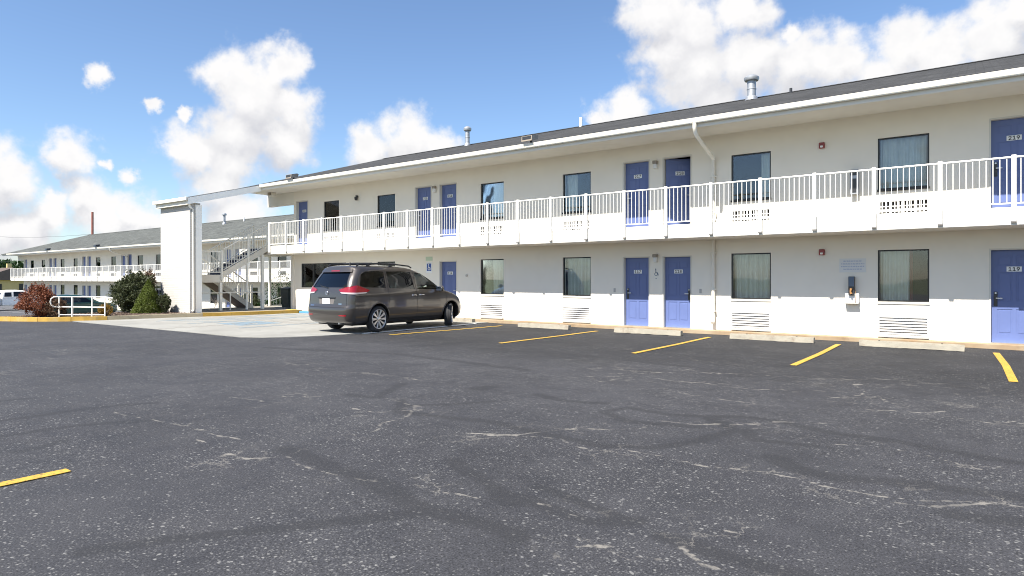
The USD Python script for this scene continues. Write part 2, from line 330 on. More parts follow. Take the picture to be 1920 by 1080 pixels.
def asphalt_mat():
    n = {'g': ('geometry', {}), 'p': ('principled_bsdf', {'specular_ior_level': 0.35}),
         'worn': ('attribute', {'attribute': 'worn'}), 'wmul': ('vector_math', {'math_type': 'scale'}), 'seal_shadow': ('attribute', {'attribute': 'seal_shadow'}), 'crack': ('attribute', {'attribute': 'crack'}),
         'big': ('noise_texture', {'scale': 0.35, 'detail': 5.0, 'roughness': 0.6}),
         'mid': ('noise_texture', {'scale': 2.2, 'detail': 6.0, 'roughness': 0.65}),
         'fine': ('noise_texture', {'scale': 85.0, 'detail': 3.0, 'roughness': 0.7}),
         'base': ('rgb_ramp', {'ramp': [(0.36, (0.0215, 0.0215, 0.0245)), (0.62, (0.035, 0.035, 0.039))]}),
         'bm': ('math', {'math_type': 'multiply_add', 'value2': 0.45, 'value3': 0.0}), 'ba': ('math', {'math_type': 'multiply_add', 'value2': 0.55}),
         'fr': ('map_range', {'from_min': 0.3, 'from_max': 0.7, 'to_min': 0.3, 'to_max': 1.75}),
         'mulf': ('vector_math', {'math_type': 'scale'})}
    L = [('g.position', 'big.vector'), ('g.position', 'mid.vector'), ('g.position', 'fine.vector'), ('big.fac', 'bm.value1'), ('mid.fac', 'ba.value1'), ('bm.value', 'ba.value3'), ('ba.value', 'base.fac'),
         ('fine.fac', 'fr.value'), ('base.color', 'wmul.vector1'), ('worn.fac', 'wmul.scale'), ('wmul.vector', 'mulf.vector1'), ('fr.result', 'mulf.scale')]
    # worn tops of the stones: pale grains, then fewer larger flecks
    def grains(t, scale, size, gate_lo, gate_hi, stretch):
        n[t + 'mp'] = ('mapping', {'scale': (1.0, stretch, 1.0)})
        n[t + 'w'] = ('noise_texture', {'scale': scale * 0.9, 'detail': 2.0})
        n[t + 'wv'] = ('vector_math', {'math_type': 'multiply_add', 'vector2': (0.8 / scale,) * 3})
        n[t + 'v'] = ('voronoi_texture', {'scale': scale, 'feature': 'f1', 'randomness': 1.0})
        n[t + 'd'] = ('map_range', {'from_min': size, 'from_max': size * 0.6, 'to_min': 0.0, 'to_max': 1.0, 'clamp': True})
        n[t + 's'] = ('separate_color', {})
        n[t + 'zone'] = ('noise_texture', {'scale': 0.8, 'detail': 4.0, 'roughness': 0.6})
        n[t + 'zr'] = ('map_range', {'from_min': 0.40, 'from_max': 0.66, 'to_min': gate_lo, 'to_max': gate_hi, 'clamp': True})
        n[t + 'gt'] = ('math', {'math_type': 'greater_than'})
        n[t + 'm'] = ('math', {'math_type': 'multiply'})
        L.extend([('g.position', t + 'mp.vector'), (t + 'mp.vector', t + 'w.vector'), (t + 'w.color', t + 'wv.vector1'), (t + 'mp.vector', t + 'wv.vector3'), (t + 'wv.vector', t + 'v.vector'), (t + 'v.distance', t + 'd.value'), (t + 'v.color', t + 's.color'),
                  ('g.position', t + 'zone.vector'), (t + 'zone.fac', t + 'zr.value'), (t + 's.r', t + 'gt.value1'), (t + 'zr.result', t + 'gt.value2'), (t + 'd.result', t + 'm.value1'), (t + 'gt.value', t + 'm.value2')])
        return t + 'm.value'
    g1 = grains('ga', 58.0, 0.42, 0.88, 0.38, 1.0)
    g2 = grains('gb', 23.0, 0.30, 0.965, 0.55, 1.25)
    n['c1'] = ('mix', {'mix_type': 'mix', 'color2': (0.092, 0.091, 0.091)})
    n['c2'] = ('mix', {'mix_type': 'mix', 'color2': (0.175, 0.172, 0.165)})
    n['g1w'] = ('math', {'math_type': 'multiply', 'use_clamp': True}); n['g2m'] = ('math', {'math_type': 'multiply', 'value2': 0.85})
    L += [(g1, 'g1w.value1'), ('worn.fac', 'g1w.value2'), ('g1w.value', 'c1.fac'), ('mulf.vector', 'c1.color1'), (g2, 'g2m.value1'), ('g2m.value', 'c2.fac'), ('c1.color', 'c2.color1')]
    # tar seals and painted branch shadows: distance from the band centre line over its half width
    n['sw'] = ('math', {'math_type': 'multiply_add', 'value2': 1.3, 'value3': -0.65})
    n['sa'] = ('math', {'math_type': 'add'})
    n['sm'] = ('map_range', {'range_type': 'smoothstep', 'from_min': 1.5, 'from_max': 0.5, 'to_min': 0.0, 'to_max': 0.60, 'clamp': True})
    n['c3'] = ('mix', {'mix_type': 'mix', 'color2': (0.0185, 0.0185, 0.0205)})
    L += [('mid.fac', 'sw.value1'), ('seal_shadow.fac', 'sa.value1'), ('sw.value', 'sa.value2'), ('sa.value', 'sm.value'), ('sm.result', 'c3.fac'), ('c2.color', 'c3.color1')]
    # pale hairline cracks: a jittered distance to the crack lines, and crazing near them
    n['cw'] = ('noise_texture', {'scale': 7.0, 'detail': 5.0, 'roughness': 0.7})
    n['cm'] = ('math', {'math_type': 'multiply_add', 'value2': 0.10, 'value3': -0.05})
    n['ca'] = ('math', {'math_type': 'add'}); n['cab'] = ('math', {'math_type': 'absolute'})
    n['cl'] = ('map_range', {'from_min': 0.017, 'from_max': 0.005, 'to_min': 0.0, 'to_max': 1.0, 'clamp': True})
    n['cz'] = ('map_range', {'from_min': 0.40, 'from_max': 0.05, 'to_min': 0.0, 'to_max': 1.0, 'clamp': True})
    n['vw'] = ('vector_math', {'math_type': 'multiply_add', 'vector2': (0.28, 0.28, 0.28)})
    n['ve'] = ('voronoi_texture', {'scale': 3.3, 'feature': 'distance_to_edge'})
    n['vr'] = ('map_range', {'from_min': 0.024, 'from_max': 0.006, 'to_min': 0.0, 'to_max': 0.8, 'clamp': True})
    n['vz'] = ('noise_texture', {'scale': 1.7, 'detail': 3.0})
    n['vg'] = ('map_range', {'from_min': 0.52, 'from_max': 0.60, 'to_min': 0.0, 'to_max': 1.0, 'clamp': True})
    n['vm'] = ('math', {'math_type': 'multiply'}); n['vm2'] = ('math', {'math_type': 'multiply'})
    n['lg'] = ('map_range', {'from_min': 0.40, 'from_max': 0.52, 'to_min': 0.55, 'to_max': 1.0, 'clamp': True}); n['lm'] = ('math', {'math_type': 'multiply'})
    n['cx'] = ('math', {'math_type': 'maximum'}); n['cxs'] = ('math', {'math_type': 'multiply', 'value2': 0.85})
    n['c4'] = ('mix', {'mix_type': 'mix', 'color2': (0.185, 0.172, 0.152)})
    L += [('g.position', 'cw.vector'), ('cw.fac', 'cm.value1'), ('crack.fac', 'ca.value1'), ('cm.value', 'ca.value2'), ('ca.value', 'cab.value1'), ('cab.value', 'cl.value'), ('crack.fac', 'cz.value'),
          ('cw.color', 'vw.vector1'), ('g.position', 'vw.vector3'), ('vw.vector', 've.vector'), ('ve.distance', 'vr.value'), ('g.position', 'vz.vector'), ('vz.fac', 'vg.value'),
          ('vr.result', 'vm.value1'), ('vg.result', 'vm.value2'), ('vm.value', 'vm2.value1'), ('cz.result', 'vm2.value2'), ('vz.fac', 'lg.value'), ('cl.result', 'lm.value1'), ('lg.result', 'lm.value2'),
          ('lm.value', 'cx.value1'), ('vm2.value', 'cx.value2'), ('cx.value', 'cxs.value1'), ('cxs.value', 'c4.fac'), ('c3.color', 'c4.color1'), ('c4.color', 'p.base_color')]
    n['ro'] = ('map_range', {'from_min': 0.3, 'from_max': 0.7, 'to_min': 0.72, 'to_max': 0.92})
    n['b'] = ('bump', {'strength': 0.55, 'distance': 0.006})
    L += [('mid.fac', 'ro.value'), ('ro.result', 'p.roughness'), ('fine.fac', 'b.height'), ('b.normal', 'p.normal')]
    M['asphalt'] = usdkit.material(stage, '/World/Looks/asphalt', n, L, surface='p.BSDF')
asphalt_mat()

def road_paint(name, col, wear, under, thr=0.56):
    n = {'g': ('geometry', {}), 'n1': ('noise_texture', {'scale': 26.0, 'detail': 6.0, 'roughness': 0.75}), 'n2': ('noise_texture', {'scale': 3.0, 'detail': 4.0}),
         'r': ('map_range', {'from_min': thr, 'from_max': thr + 0.07, 'to_min': 0.0, 'to_max': wear, 'clamp': True}),
         'r2': ('rgb_ramp', {'ramp': [(0.3, tuple(c * 0.85 for c in col)), (0.7, tuple(c * 1.08 for c in col))]}),
         'm': ('mix', {'mix_type': 'mix', 'color2': under}), 'p': ('principled_bsdf', {'roughness': 0.7})}
    M[name] = usdkit.material(stage, '/World/Looks/' + name, n, [('g.position', 'n1.vector'), ('g.position', 'n2.vector'), ('n1.fac', 'r.value'), ('n2.fac', 'r2.fac'), ('r2.color', 'm.color1'), ('r.result', 'm.fac'), ('m.color', 'p.base_color')], surface='p.BSDF')
road_paint('line_yellow', (0.50, 0.30, 0.035), 0.7, (0.05, 0.045, 0.035), 0.52)
road_paint('line_blue', (0.10, 0.19, 0.27), 0.85, (0.20, 0.195, 0.175), 0.47)

def concrete_mat(name, lo, hi, rough=0.9):
    n = {'g': ('geometry', {}), 'n1': ('noise_texture', {'scale': 0.7, 'detail': 7.0, 'roughness': 0.65}), 'n2': ('noise_texture', {'scale': 60.0, 'detail': 3.0}),
         'r': ('rgb_ramp', {'ramp': [(0.34, lo), (0.66, hi)]}), 'b': ('bump', {'strength': 0.4, 'distance': 0.004}), 'p': ('principled_bsdf', {'roughness': rough, 'specular_ior_level': 0.3}),
         'st': ('noise_texture', {'scale': 2.6, 'detail': 4.0, 'roughness': 0.6}), 'sr': ('map_range', {'from_min': 0.60, 'from_max': 0.72, 'to_min': 0.0, 'to_max': 0.35, 'clamp': True}), 'm': ('mix', {'mix_type': 'mix', 'color2': tuple(c * 0.45 for c in lo)})}
    M[name] = usdkit.material(stage, '/World/Looks/' + name, n, [('g.position', 'n1.vector'), ('g.position', 'n2.vector'), ('g.position', 'st.vector'), ('n1.fac', 'r.fac'), ('r.color', 'm.color1'), ('st.fac', 'sr.value'), ('sr.result', 'm.fac'), ('m.color', 'p.base_color'), ('n2.fac', 'b.height'), ('b.normal', 'p.normal')], surface='p.BSDF')
concrete_mat('pad_concrete', (0.20, 0.195, 0.178), (0.262, 0.257, 0.236))
concrete_mat('walk_concrete', (0.22, 0.20, 0.165), (0.30, 0.275, 0.23))
concrete_mat('ledge_concrete', (0.24, 0.155, 0.085), (0.36, 0.29, 0.20))

def brick_mat():
    n = {'tc': ('texture_coordinate', {}), 'mp': ('mapping', {'rotation': (math.pi / 2, 0, 0)}),
         'br': ('brick_texture', {'color1': (0.47, 0.45, 0.42), 'color2': (0.44, 0.42, 0.39), 'mortar': (0.405, 0.385, 0.355), 'scale': 1.0, 'mortar_size': 0.008, 'mortar_smooth': 0.3, 'brick_width': 0.22, 'row_height': 0.075}),
         'n': ('noise_texture', {'scale': 18.0, 'detail': 4.0}), 'a': ('math', {'math_type': 'multiply_add', 'value2': -0.8}), 'b': ('bump', {'strength': 0.5, 'distance': 0.009}), 'p': ('principled_bsdf', {'roughness': 0.7})}
    M['painted_brick'] = usdkit.material(stage, '/World/Looks/painted_brick', n, [('tc.object', 'mp.vector'), ('mp.vector', 'br.vector'), ('br.color', 'p.base_color'), ('br.fac', 'a.value1'), ('n.fac', 'a.value3'), ('tc.object', 'n.vector'), ('a.value', 'b.height'), ('b.normal', 'p.normal')], surface='p.BSDF')
brick_mat()

def shingle_mat(name, col):
    n = {'tc': ('texture_coordinate', {}), 'br': ('brick_texture', {'color1': tuple(c * 0.8 for c in col), 'color2': tuple(c * 1.25 for c in col), 'mortar': tuple(c * 0.7 for c in col), 'scale': 1.0, 'mortar_size': 0.010, 'brick_width': 0.33, 'row_height': 0.14}),
         'n': ('noise_texture', {'scale': 1.3, 'detail': 6.0, 'roughness': 0.7}), 'nr': ('map_range', {'from_min': 0.3, 'from_max': 0.7, 'to_min': 0.7, 'to_max': 1.3}), 's': ('vector_math', {'math_type': 'scale'}),
         'n2': ('noise_texture', {'scale': 120.0, 'detail': 2.0}), 'b': ('bump', {'strength': 0.6, 'distance': 0.01}), 'p': ('principled_bsdf', {'roughness': 0.95, 'specular_ior_level': 0.2})}
    M[name] = usdkit.material(stage, '/World/Looks/' + name, n, [('tc.object', 'br.vector'), ('tc.object', 'n.vector'), ('tc.object', 'n2.vector'), ('n.fac', 'nr.value'), ('br.color', 's.vector1'), ('nr.result', 's.scale'), ('s.vector', 'p.base_color'), ('n2.fac', 'b.height'), ('b.normal', 'p.normal')], surface='p.BSDF')
shingle_mat('shingle_dark', (0.042, 0.042, 0.042))
shingle_mat('shingle_pale', (0.082, 0.086, 0.080))

# ------------------------------------------------------------------ ground
def land(x):      # the lot is level, then drops to the lower lot on the left
    return -1.3 * ss(-28.6, -32.6, x)

def struct(name, mesh, mat_, smooth=False):
    o = part(name, mesh, mat_, None, smooth=smooth); o.SetCustomDataByKey('kind', 'structure'); return o

def sheet(xs, ys, zf):
    X, Y = np.meshgrid(xs, ys, indexing='ij'); V = np.stack([X, Y, zf(X, Y)], -1).reshape(-1, 3)
    i, j = np.meshgrid(np.arange(len(xs) - 1), np.arange(len(ys) - 1), indexing='ij'); a = (i * len(ys) + j).ravel()
    b, c, d = a + len(ys), a + len(ys) + 1, a + 1
    return V, np.vstack([np.stack([a, b, c], 1), np.stack([a, c, d], 1)])

gx = np.concatenate([[-2500, -800, -300, -150], np.linspace(-100, -34, 12), np.linspace(-33, -28, 21), [-20, 0, 30, 80, 300, 900, 2500]])
gy = np.array([-2500, -800, -300, -120, -60, -20, 0, 10, 20, 30, 60, 120, 300, 900, 2500.0])
V, Fc = sheet(gx, gy, lambda X, Y: land(X) - 0.03)
struct('ground', trimesh.Trimesh(V, Fc, process=False), 'far_ground', smooth=True)

# tar seals, plus branch shadows painted as dark bands (half width, points), and crack lines on the upper lot, in metres
SEALS_AND_SHADOWS = [(0.07, [(-3.94, 1.41), (-3.65, 1.86), (-3.35, 2.38), (-2.92, 2.89)]), (0.10, [(-4.92, 3.36), (-4.41, 3.32), (-3.81, 3.23), (-3.35, 3.11), (-2.96, 2.97), (-2.53, 2.98), (-2.18, 2.98)]), (0.08, [(-3.46, 3.92), (-2.9, 3.66), (-2.55, 3.42)]), (0.08, [(-5.75, 5.51), (-5.24, 5.1), (-4.75, 5.11), (-3.91, 5.25)]), (0.05, [(-5.51, 5.28), (-5.05, 5.71), (-4.77, 6.13)]), (0.07, [(-6.52, 5.4), (-6.1, 5.47), (-6.57, 6.39)]), (0.15, [(-5.46, 6.66), (-5.46, 6.93)]), (0.06, [(-8.37, 2.22), (-8.3, 2.68), (-8.24, 3.28), (-8.05, 3.62)]), (0.07, [(-7.55, 2.0), (-7.53, 2.25), (-7.47, 2.64), (-7.13, 3.12)]), (0.06, [(-6.72, 1.93), (-6.87, 2.28)]), (0.05, [(-9.65, 2.55), (-9.56, 2.94)]), (0.07, [(-3.8, 5.19), (-3.29, 5.15), (-2.73, 5.07), (-2.29, 5.29), (-2.06, 5.74), (-1.96, 6.19), (-1.95, 6.4), (-2.11, 6.65), (-2.4, 6.83), (-2.71, 6.69), (-3.28, 6.75), (-3.45, 6.41)]), (0.08, [(-2.4, 6.83), (-2.07, 7.07), (-1.67, 7.04), (-1.13, 6.86), (-0.46, 6.79), (0.32, 6.59)]), (0.08, [(-1.88, 6.45), (-1.64, 6.11), (-1.25, 6.22)]), (0.12, [(-1.34, 5.56), (-1.15, 5.34), (-0.87, 5.29), (-0.46, 5.48), (0.09, 5.56), (0.27, 5.62)]), (0.10, [(-0.09, 4.92), (0.08, 4.94), (0.24, 5.0)]), (0.07, [(-2.58, 3.53), (-2.32, 3.47), (-1.92, 3.47), (-1.68, 3.65)]), (0.08, [(-1.44, 3.48), (-1.2, 3.43), (-0.94, 3.42), (-0.69, 3.45)]), (0.06, [(-2.56, 3.83), (-2.16, 3.71), (-1.78, 3.63)]), (0.09, [(-4.59, 6.8), (-4.15, 6.68), (-3.67, 6.82)]), (0.07, [(-3.45, 6.41), (-2.96, 6.09), (-2.27, 6.31)]), (0.22, [(-8.2, 12.7), (-7.5, 12.9)]), (0.2, [(-4.2, 13.4), (-3.9, 13.9)]), (0.2, [(-1.1, 13.2), (-0.8, 13.5)]), (0.12, [(-12.5, 8.0), (-9.2, 8.9), (-6.0, 8.6)]), (0.1, [(-9.0, 10.6), (-6.5, 10.9), (-4.0, 10.5)])]
CRACKS = [[(-7.88, 3.16), (-7.34, 3.21), (-6.46, 3.24), (-5.86, 3.27), (-5.49, 3.29)], [(-5.95, 3.08), (-5.69, 3.02)], [(-5.07, 2.74), (-5.19, 2.9), (-4.99, 2.94), (-4.7, 3.16)], [(-7.71, 4.41), (-7.06, 4.45)], [(-9.97, 6.75), (-9.51, 6.87)], [(-8.77, 6.6), (-8.07, 6.74), (-7.44, 6.84), (-6.67, 6.76)], [(-7.19, 4.79), (-6.94, 4.97)], [(-4.66, 3.23), (-4.08, 3.19), (-3.62, 3.2)], [(-3.32, 3.31), (-3.02, 3.28), (-2.77, 3.36)], [(-4.47, 8.22), (-4.22, 8.87)], [(-3.51, 8.22), (-2.58, 7.94), (-2.21, 8.0)], [(-1.46, 8.65), (-0.9, 8.75)], [(-0.66, 8.45), (-0.09, 8.36), (0.21, 8.26), (0.41, 8.57)], [(-2.38, 5.06), (-1.82, 5.07), (-1.5, 5.08), (-1.2, 5.05), (-0.5, 5.05), (-0.2, 5.15), (0.23, 5.3)], [(-1.78, 3.12), (-1.62, 3.23), (-1.37, 3.23)], [(-2.45, 3.47), (-2.24, 3.5), (-1.97, 3.49)], [(-1.33, 3.38), (-1.15, 3.27), (-1.03, 3.24)], [(-4.7, 10.4), (-3.34, 10.02), (-2.45, 10.33)], [(0.11, 9.39), (0.46, 9.45)], [(-2.0, 10.34), (-1.2, 10.68)], [(-1.18, 3.74), (-0.97, 3.78)], [(-6.2, 12.5), (-3.0, 10.9), (0.5, 10.9)], [(2.0, 5.0), (6.0, 6.5)], [(-12.0, 3.0), (-16.0, 5.5)]]

_cr = np.random.default_rng(4)
for _ in range(26):       # more hairlines in the worn drive lane
    p = np.array([_cr.uniform(-6.5, 1.5), _cr.uniform(7.4, 10.4) if _ < 18 else _cr.uniform(4.2, 6.6)]); a = _cr.normal(0.25, 0.25); q = [tuple(p)]
    for _k in range(_cr.integers(3, 9)):
        a += _cr.normal(0, 0.35); p = p + np.array([math.cos(a), math.sin(a)]) * _cr.uniform(0.15, 0.4); q.append(tuple(p))
    CRACKS.append(q)

def dist_to(P, pts):
    best = np.full(len(P), 9.0)
    for a, b in zip(pts[:-1], pts[1:]):
        a, b = np.array(a), np.array(b); d = b - a; t = np.clip(((P - a) @ d) / max(d @ d, 1e-9), 0, 1)
        best = np.minimum(best, np.hypot(*(P - a - t[:, None] * d).T))
    return best

ax = np.concatenate([[-28.6, -27, -25], np.arange(-23, -13, 0.5), np.arange(-13, -9, 0.12), np.arange(-9, 1.6, 0.04), np.arange(1.6, 4, 0.2), [5, 8, 14, 24]])
ay = np.concatenate([[-40, -25, -15, -8, -4, -2, -1], np.arange(0, 1, 0.2), np.arange(1.0, 9, 0.04), np.arange(9, 17.3, 0.1)])
V, Fc = sheet(ax, ay, lambda X, Y: 0.004 * np.sin(X * 1.1) * np.cos(Y * 0.9 + X * 0.3) - 0.004)
P = V[:, :2]
seal_shadow = np.full(len(P), 9.0); crack = np.full(len(P), 9.0)
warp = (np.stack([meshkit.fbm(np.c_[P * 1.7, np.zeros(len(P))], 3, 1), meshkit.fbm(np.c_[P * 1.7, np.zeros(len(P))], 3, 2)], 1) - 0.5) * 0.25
for hw, pts in SEALS_AND_SHADOWS: seal_shadow = np.minimum(seal_shadow, dist_to(P + warp * 0.6, pts) / hw)
for pts in CRACKS: crack = np.minimum(crack, dist_to(P + warp, pts))
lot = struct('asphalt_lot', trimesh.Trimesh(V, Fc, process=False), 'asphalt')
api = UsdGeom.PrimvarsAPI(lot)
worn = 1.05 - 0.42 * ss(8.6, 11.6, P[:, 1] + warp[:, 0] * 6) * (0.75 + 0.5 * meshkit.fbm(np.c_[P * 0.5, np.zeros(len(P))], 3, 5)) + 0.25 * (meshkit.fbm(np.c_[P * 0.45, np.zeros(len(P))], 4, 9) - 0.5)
for nm, arr in (('seal_shadow', seal_shadow), ('crack', crack), ('worn', worn)):
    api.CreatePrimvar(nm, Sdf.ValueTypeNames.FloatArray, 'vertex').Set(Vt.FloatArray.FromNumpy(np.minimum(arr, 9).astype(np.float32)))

for X0, X1 in ((0.45, 0.34), (-2.55, -2.53), (-5.56, -5.52), (-8.94, -8.78), (-12.65, -12.22)):
    part('parking_line', MB().prism(Polygon([(X0 - 0.055, 11.76), (X0 + 0.055, 11.76), ((X0 + X1) / 2 + 0.085, 13.9), (X1 + 0.055, 16.14), (X1 - 0.055, 16.14), ((X0 + X1) / 2 - 0.025, 13.9)]), 0.0015, 0.006, 'xy'), 'line_yellow', lot)
for X in (-5.73, -8.75, -2.7):
    part('parking_line', MB().prism(sbox(X - 0.055, -2.6, X + 0.055, 1.95 if X == -5.73 else 0.9), 0.0015, 0.006, 'xy'), 'line_yellow', lot)

KERB = LineString([(-37, 2.5), (-33, 4.6), (-28.2, 7.4), (-26.5, 8.3), (-25.5, 9.7), (-25.2, 11.2), (-24.75, 13.0), (-24.25, 14.8), (-24.1, 16.0), (-24.0, 16.85)])
def smooth_line(ls, n):
    from scipy.interpolate import PchipInterpolator
    c = np.array(ls.coords); s = np.r_[0, np.cumsum(np.hypot(*np.diff(c, axis=0).T))]
    t = np.linspace(0, s[-1], n); return np.stack([PchipInterpolator(s, c[:, 0])(t), PchipInterpolator(s, c[:, 1])(t)], 1)
kp = smooth_line(KERB, 60)
pad_poly = Polygon([(-25.1, 8.87), (-15.2, 9.03), (-14.6, 9.3), (-14.2, 9.8), (-13.85, 10.5), (-13.65, 11.4), (-13.6, 12.4), (-13.6, 16.4), (-13.5, 17.2), (-24.3, 17.2)] + [tuple(p) for p in kp[::-1] if p[1] > 8.9 and p[1] < 17.0])
pad_poly = pad_poly.buffer(0)
pad = struct('concrete_pad', MB().prism(pad_poly, -0.05, 0.010, 'xy'), 'pad_concrete')
part('joint', MB().box(-19.62, 8.98, 0.009, -19.595, 16.9, 0.0125), 'under_brown', pad)
part('joint', MB().box(-24.9, 12.9, 0.009, -13.7, 12.92, 0.0125), 'under_brown', pad)
part('pad_edge', MB().prism(Polygon([(-13.60, 11.6), (-13.50, 11.6), (-13.46, 16.4), (-13.58, 16.4)]), 0.0, 0.0135, 'xy'), 'plate_white', pad)
# accessible bay markings: worn blue hatching and symbol
for k in range(6):
    y0 = 10.9 + k * 0.95
    part('hatch_line', MB().prism(Polygon([(-23.2, y0), (-23.2, y0 + 0.12), (-21.2, y0 + 1.12), (-21.2, y0 + 1.0)]), 0.0105, 0.0145, 'xy'), 'line_blue', pad)
for X in (-23.3, -21.1, -18.0):
    part('bay_line', MB().box(X - 0.05, 10.6, 0.0105, X + 0.05, 16.6, 0.0145), 'line_blue', pad)
mk = MB()
sq = sbox(-20.4, 11.2, -18.9, 12.7); ring = Point(-19.62, 11.75).buffer(0.42).difference(Point(-19.62, 11.75).buffer(0.32))
wheelman = unary_union([ring, Point(-19.72, 12.5).buffer(0.09), LineString([(-19.72, 12.4), (-19.7, 11.95), (-19.35, 11.95), (-19.15, 11.55)]).buffer(0.05)])
part('accessible_symbol', MB().prism(sq.difference(wheelman), 0.0105, 0.0145, 'xy'), 'line_blue', pad)

# kerb, one stone after another
kerb = thing('kerb', 'low concrete kerb edging the planted island, painted yellow at both ends', 'kerb')
kerb.SetCustomDataByKey('kind', 'structure')
for i in range(0, 58, 3):
    seg = LineString(kp[i:i + 4]); st = seg.buffer(0.075, cap_style=2, join_style=2)
    c = np.mean(kp[i:i + 4], axis=0)
    paint = 'kerb_yellow' if (c[1] < 9.4 or c[1] > 13.4) else 'kerb_concrete'
    part('kerb_stone', MB().prism(affinity.scale(st, 0.995, 0.995), -0.05, 0.15, 'xy'), paint, kerb, 'yellow painted kerb stone' if paint == 'kerb_yellow' else None)
part('kerb_stone', MB().box(-23.9, 16.86, -0.05, -18.2, 17.08, 0.10, 0.012), 'kerb_blue', kerb, 'blue painted kerb in front of the accessible bay')
part('kerb_stone', MB().box(-23.98, 16.86, -0.05, -24.9, 17.08, 0.145, 0.012), 'kerb_yellow', kerb, 'yellow painted kerb stone')

isl = [tuple(p) for p in kp if p[0] > -29.2]
struct('mulch_bed', MB().prism(Polygon([p for p in isl if p[1] < 13.25] + [(-24.8, 13.25), (-29.0, 13.25), (-29.0, 7.0)]).buffer(-0.08), -0.1, 0.115, 'xy'), 'mulch')
struct('walkway', MB().prism(Polygon([(-24.72, 13.27), (-24.35, 14.6), (-24.2, 15.8), (-24.1, 17.08), (-25.0, 17.1), (-25.0, 31), (-29.0, 31), (-29.0, 13.27)]), -0.1, 0.13, 'xy'), 'walk_concrete')
ledge = struct('ledge', MB().box(-25.0, 17.09, -0.05, 9.0, 17.5, 0.10, 0.01), 'ledge_concrete')
# mulch chips as real lumps
ch = MB(); r2 = np.random.default_rng(5)
for _ in range(1500):
    px, py = r2.uniform(-28.8, -25.0), r2.uniform(7.6, 13.2)
    if not Polygon([p for p in isl if p[1] < 13.25] + [(-24.8, 13.25), (-29.0, 13.25), (-29.0, 7.0)]).buffer(-0.15).contains(Point(px, py)): continue
    a = r2.uniform(0, math.pi); l = r2.uniform(0.03, 0.07); d = np.array([math.cos(a) * l, math.sin(a) * l, r2.uniform(-.01, .02)])
    ch.bar((px - d[0], py - d[1], 0.12), (px + d[0], py + d[1], 0.125 + d[2]), 0.03, 0.02)
tag(part('mulch_chips', ch, 'mulch'), 'brown wood chips scattered over the planting bed', 'mulch', kind='stuff')

V, Fc = sheet(np.linspace(-110, -33.2, 12), np.array([-40, -10, 10, 20, 24.9]), lambda X, Y: X * 0 - 1.31)
lower = struct('lower_lot', trimesh.Trimesh(V, Fc, process=False), 'lower_asphalt')
for k in range(18):
    X = -84.0 + 2.75 * k
    part('stall_line', MB().box(X - 0.05, 18.0, -1.309, X + 0.05, 22.6, -1.3045), 'plate_white', lower)

# ------------------------------------------------------------------ the two motel wings
WALL, FRONT, EAVE = 17.4, 16.2, 15.97          # facade, balcony edge and fascia planes (y)
FLOOR2, SOFFIT, PITCH, RIDGE = 2.95, 5.46, 0.307, 24.7
def roof_z(y): return 5.60 + PITCH * (y - 15.85)

def near(table, x, up):
    for (kx, ku), v in table.items():
        if ku == up and abs(kx - x) < 0.2: return v

def text_on_wall(s, h, cx, y, cz):
    m = meshkit.text_mesh(s, h, 0.004, bold=True); v = np.array(m.vertices); b = v.min(0), v.max(0)
    v -= [(b[0][0] + b[1][0]) / 2, (b[0][1] + b[1][1]) / 2, 0]
    return np.stack([cx + v[:, 0], y - v[:, 2], cz + v[:, 1]], 1), np.array(m.faces)[:, ::1]

def curtain(x0, x1, z0, z1, y, seed):
    r = np.random.default_rng(seed); n = max(12, int((x1 - x0) / 0.012)); xs = np.linspace(x0, x1, n)
    ph = np.cumsum(r.uniform(0.5, 1.5, n)) * 0.012 * 2 * math.pi / 0.125
    v = []
    for zz, amp in ((z1, 0.030), ((z0 + z1) / 2, 0.045), (z0, 0.05)):
        v.append(np.stack([xs, y + amp * np.sin(ph + (z1 - zz) * 0.35) + 0.012 * np.sin(ph * 0.37), np.full(n, zz)], 1))
    f = []
    for k in range(2):
        for i in range(n - 1):
            a, b = k * n + i, k * n + i + 1; f += [(a, a + n, b + n), (a, b + n, b)]
    return trimesh.Trimesh(np.vstack(v), f, process=False)

def six_panel_leaf(x0, x1, z0, z1, y, t=0.045):
    """a moulded door leaf: stiles and rails with recessed, raised-centre panels on the outside face"""
    w, h = x1 - x0, z1 - z0; mb = MB()
    xs = [0.13, 0.46, 0.54, 0.87]; rows = [(0.09, 0.36), (0.44, 0.76), (0.83, 0.94)]
    holes = []
    for a, b in rows:
        for c, d in ((xs[0], xs[1]), (xs[2], xs[3])):
            holes.append((x0 + c * w, z0 + a * h, x0 + d * w, z0 + b * h))
    face = Polygon([(x0, z0), (x1, z0), (x1, z1), (x0, z1)], [list(sbox(*q).exterior.coords) for q in holes])
    mb.prism(face, y, y + t, 'xz')
    for a, b, c, d in holes:
        mb.box(a, y + 0.010, b, c, y + t - 0.006, d)
        mb.box(a + 0.035, y + 0.003, b + 0.035, c - 0.035, y + 0.012, d - 0.035, 0.0025)
    return mb

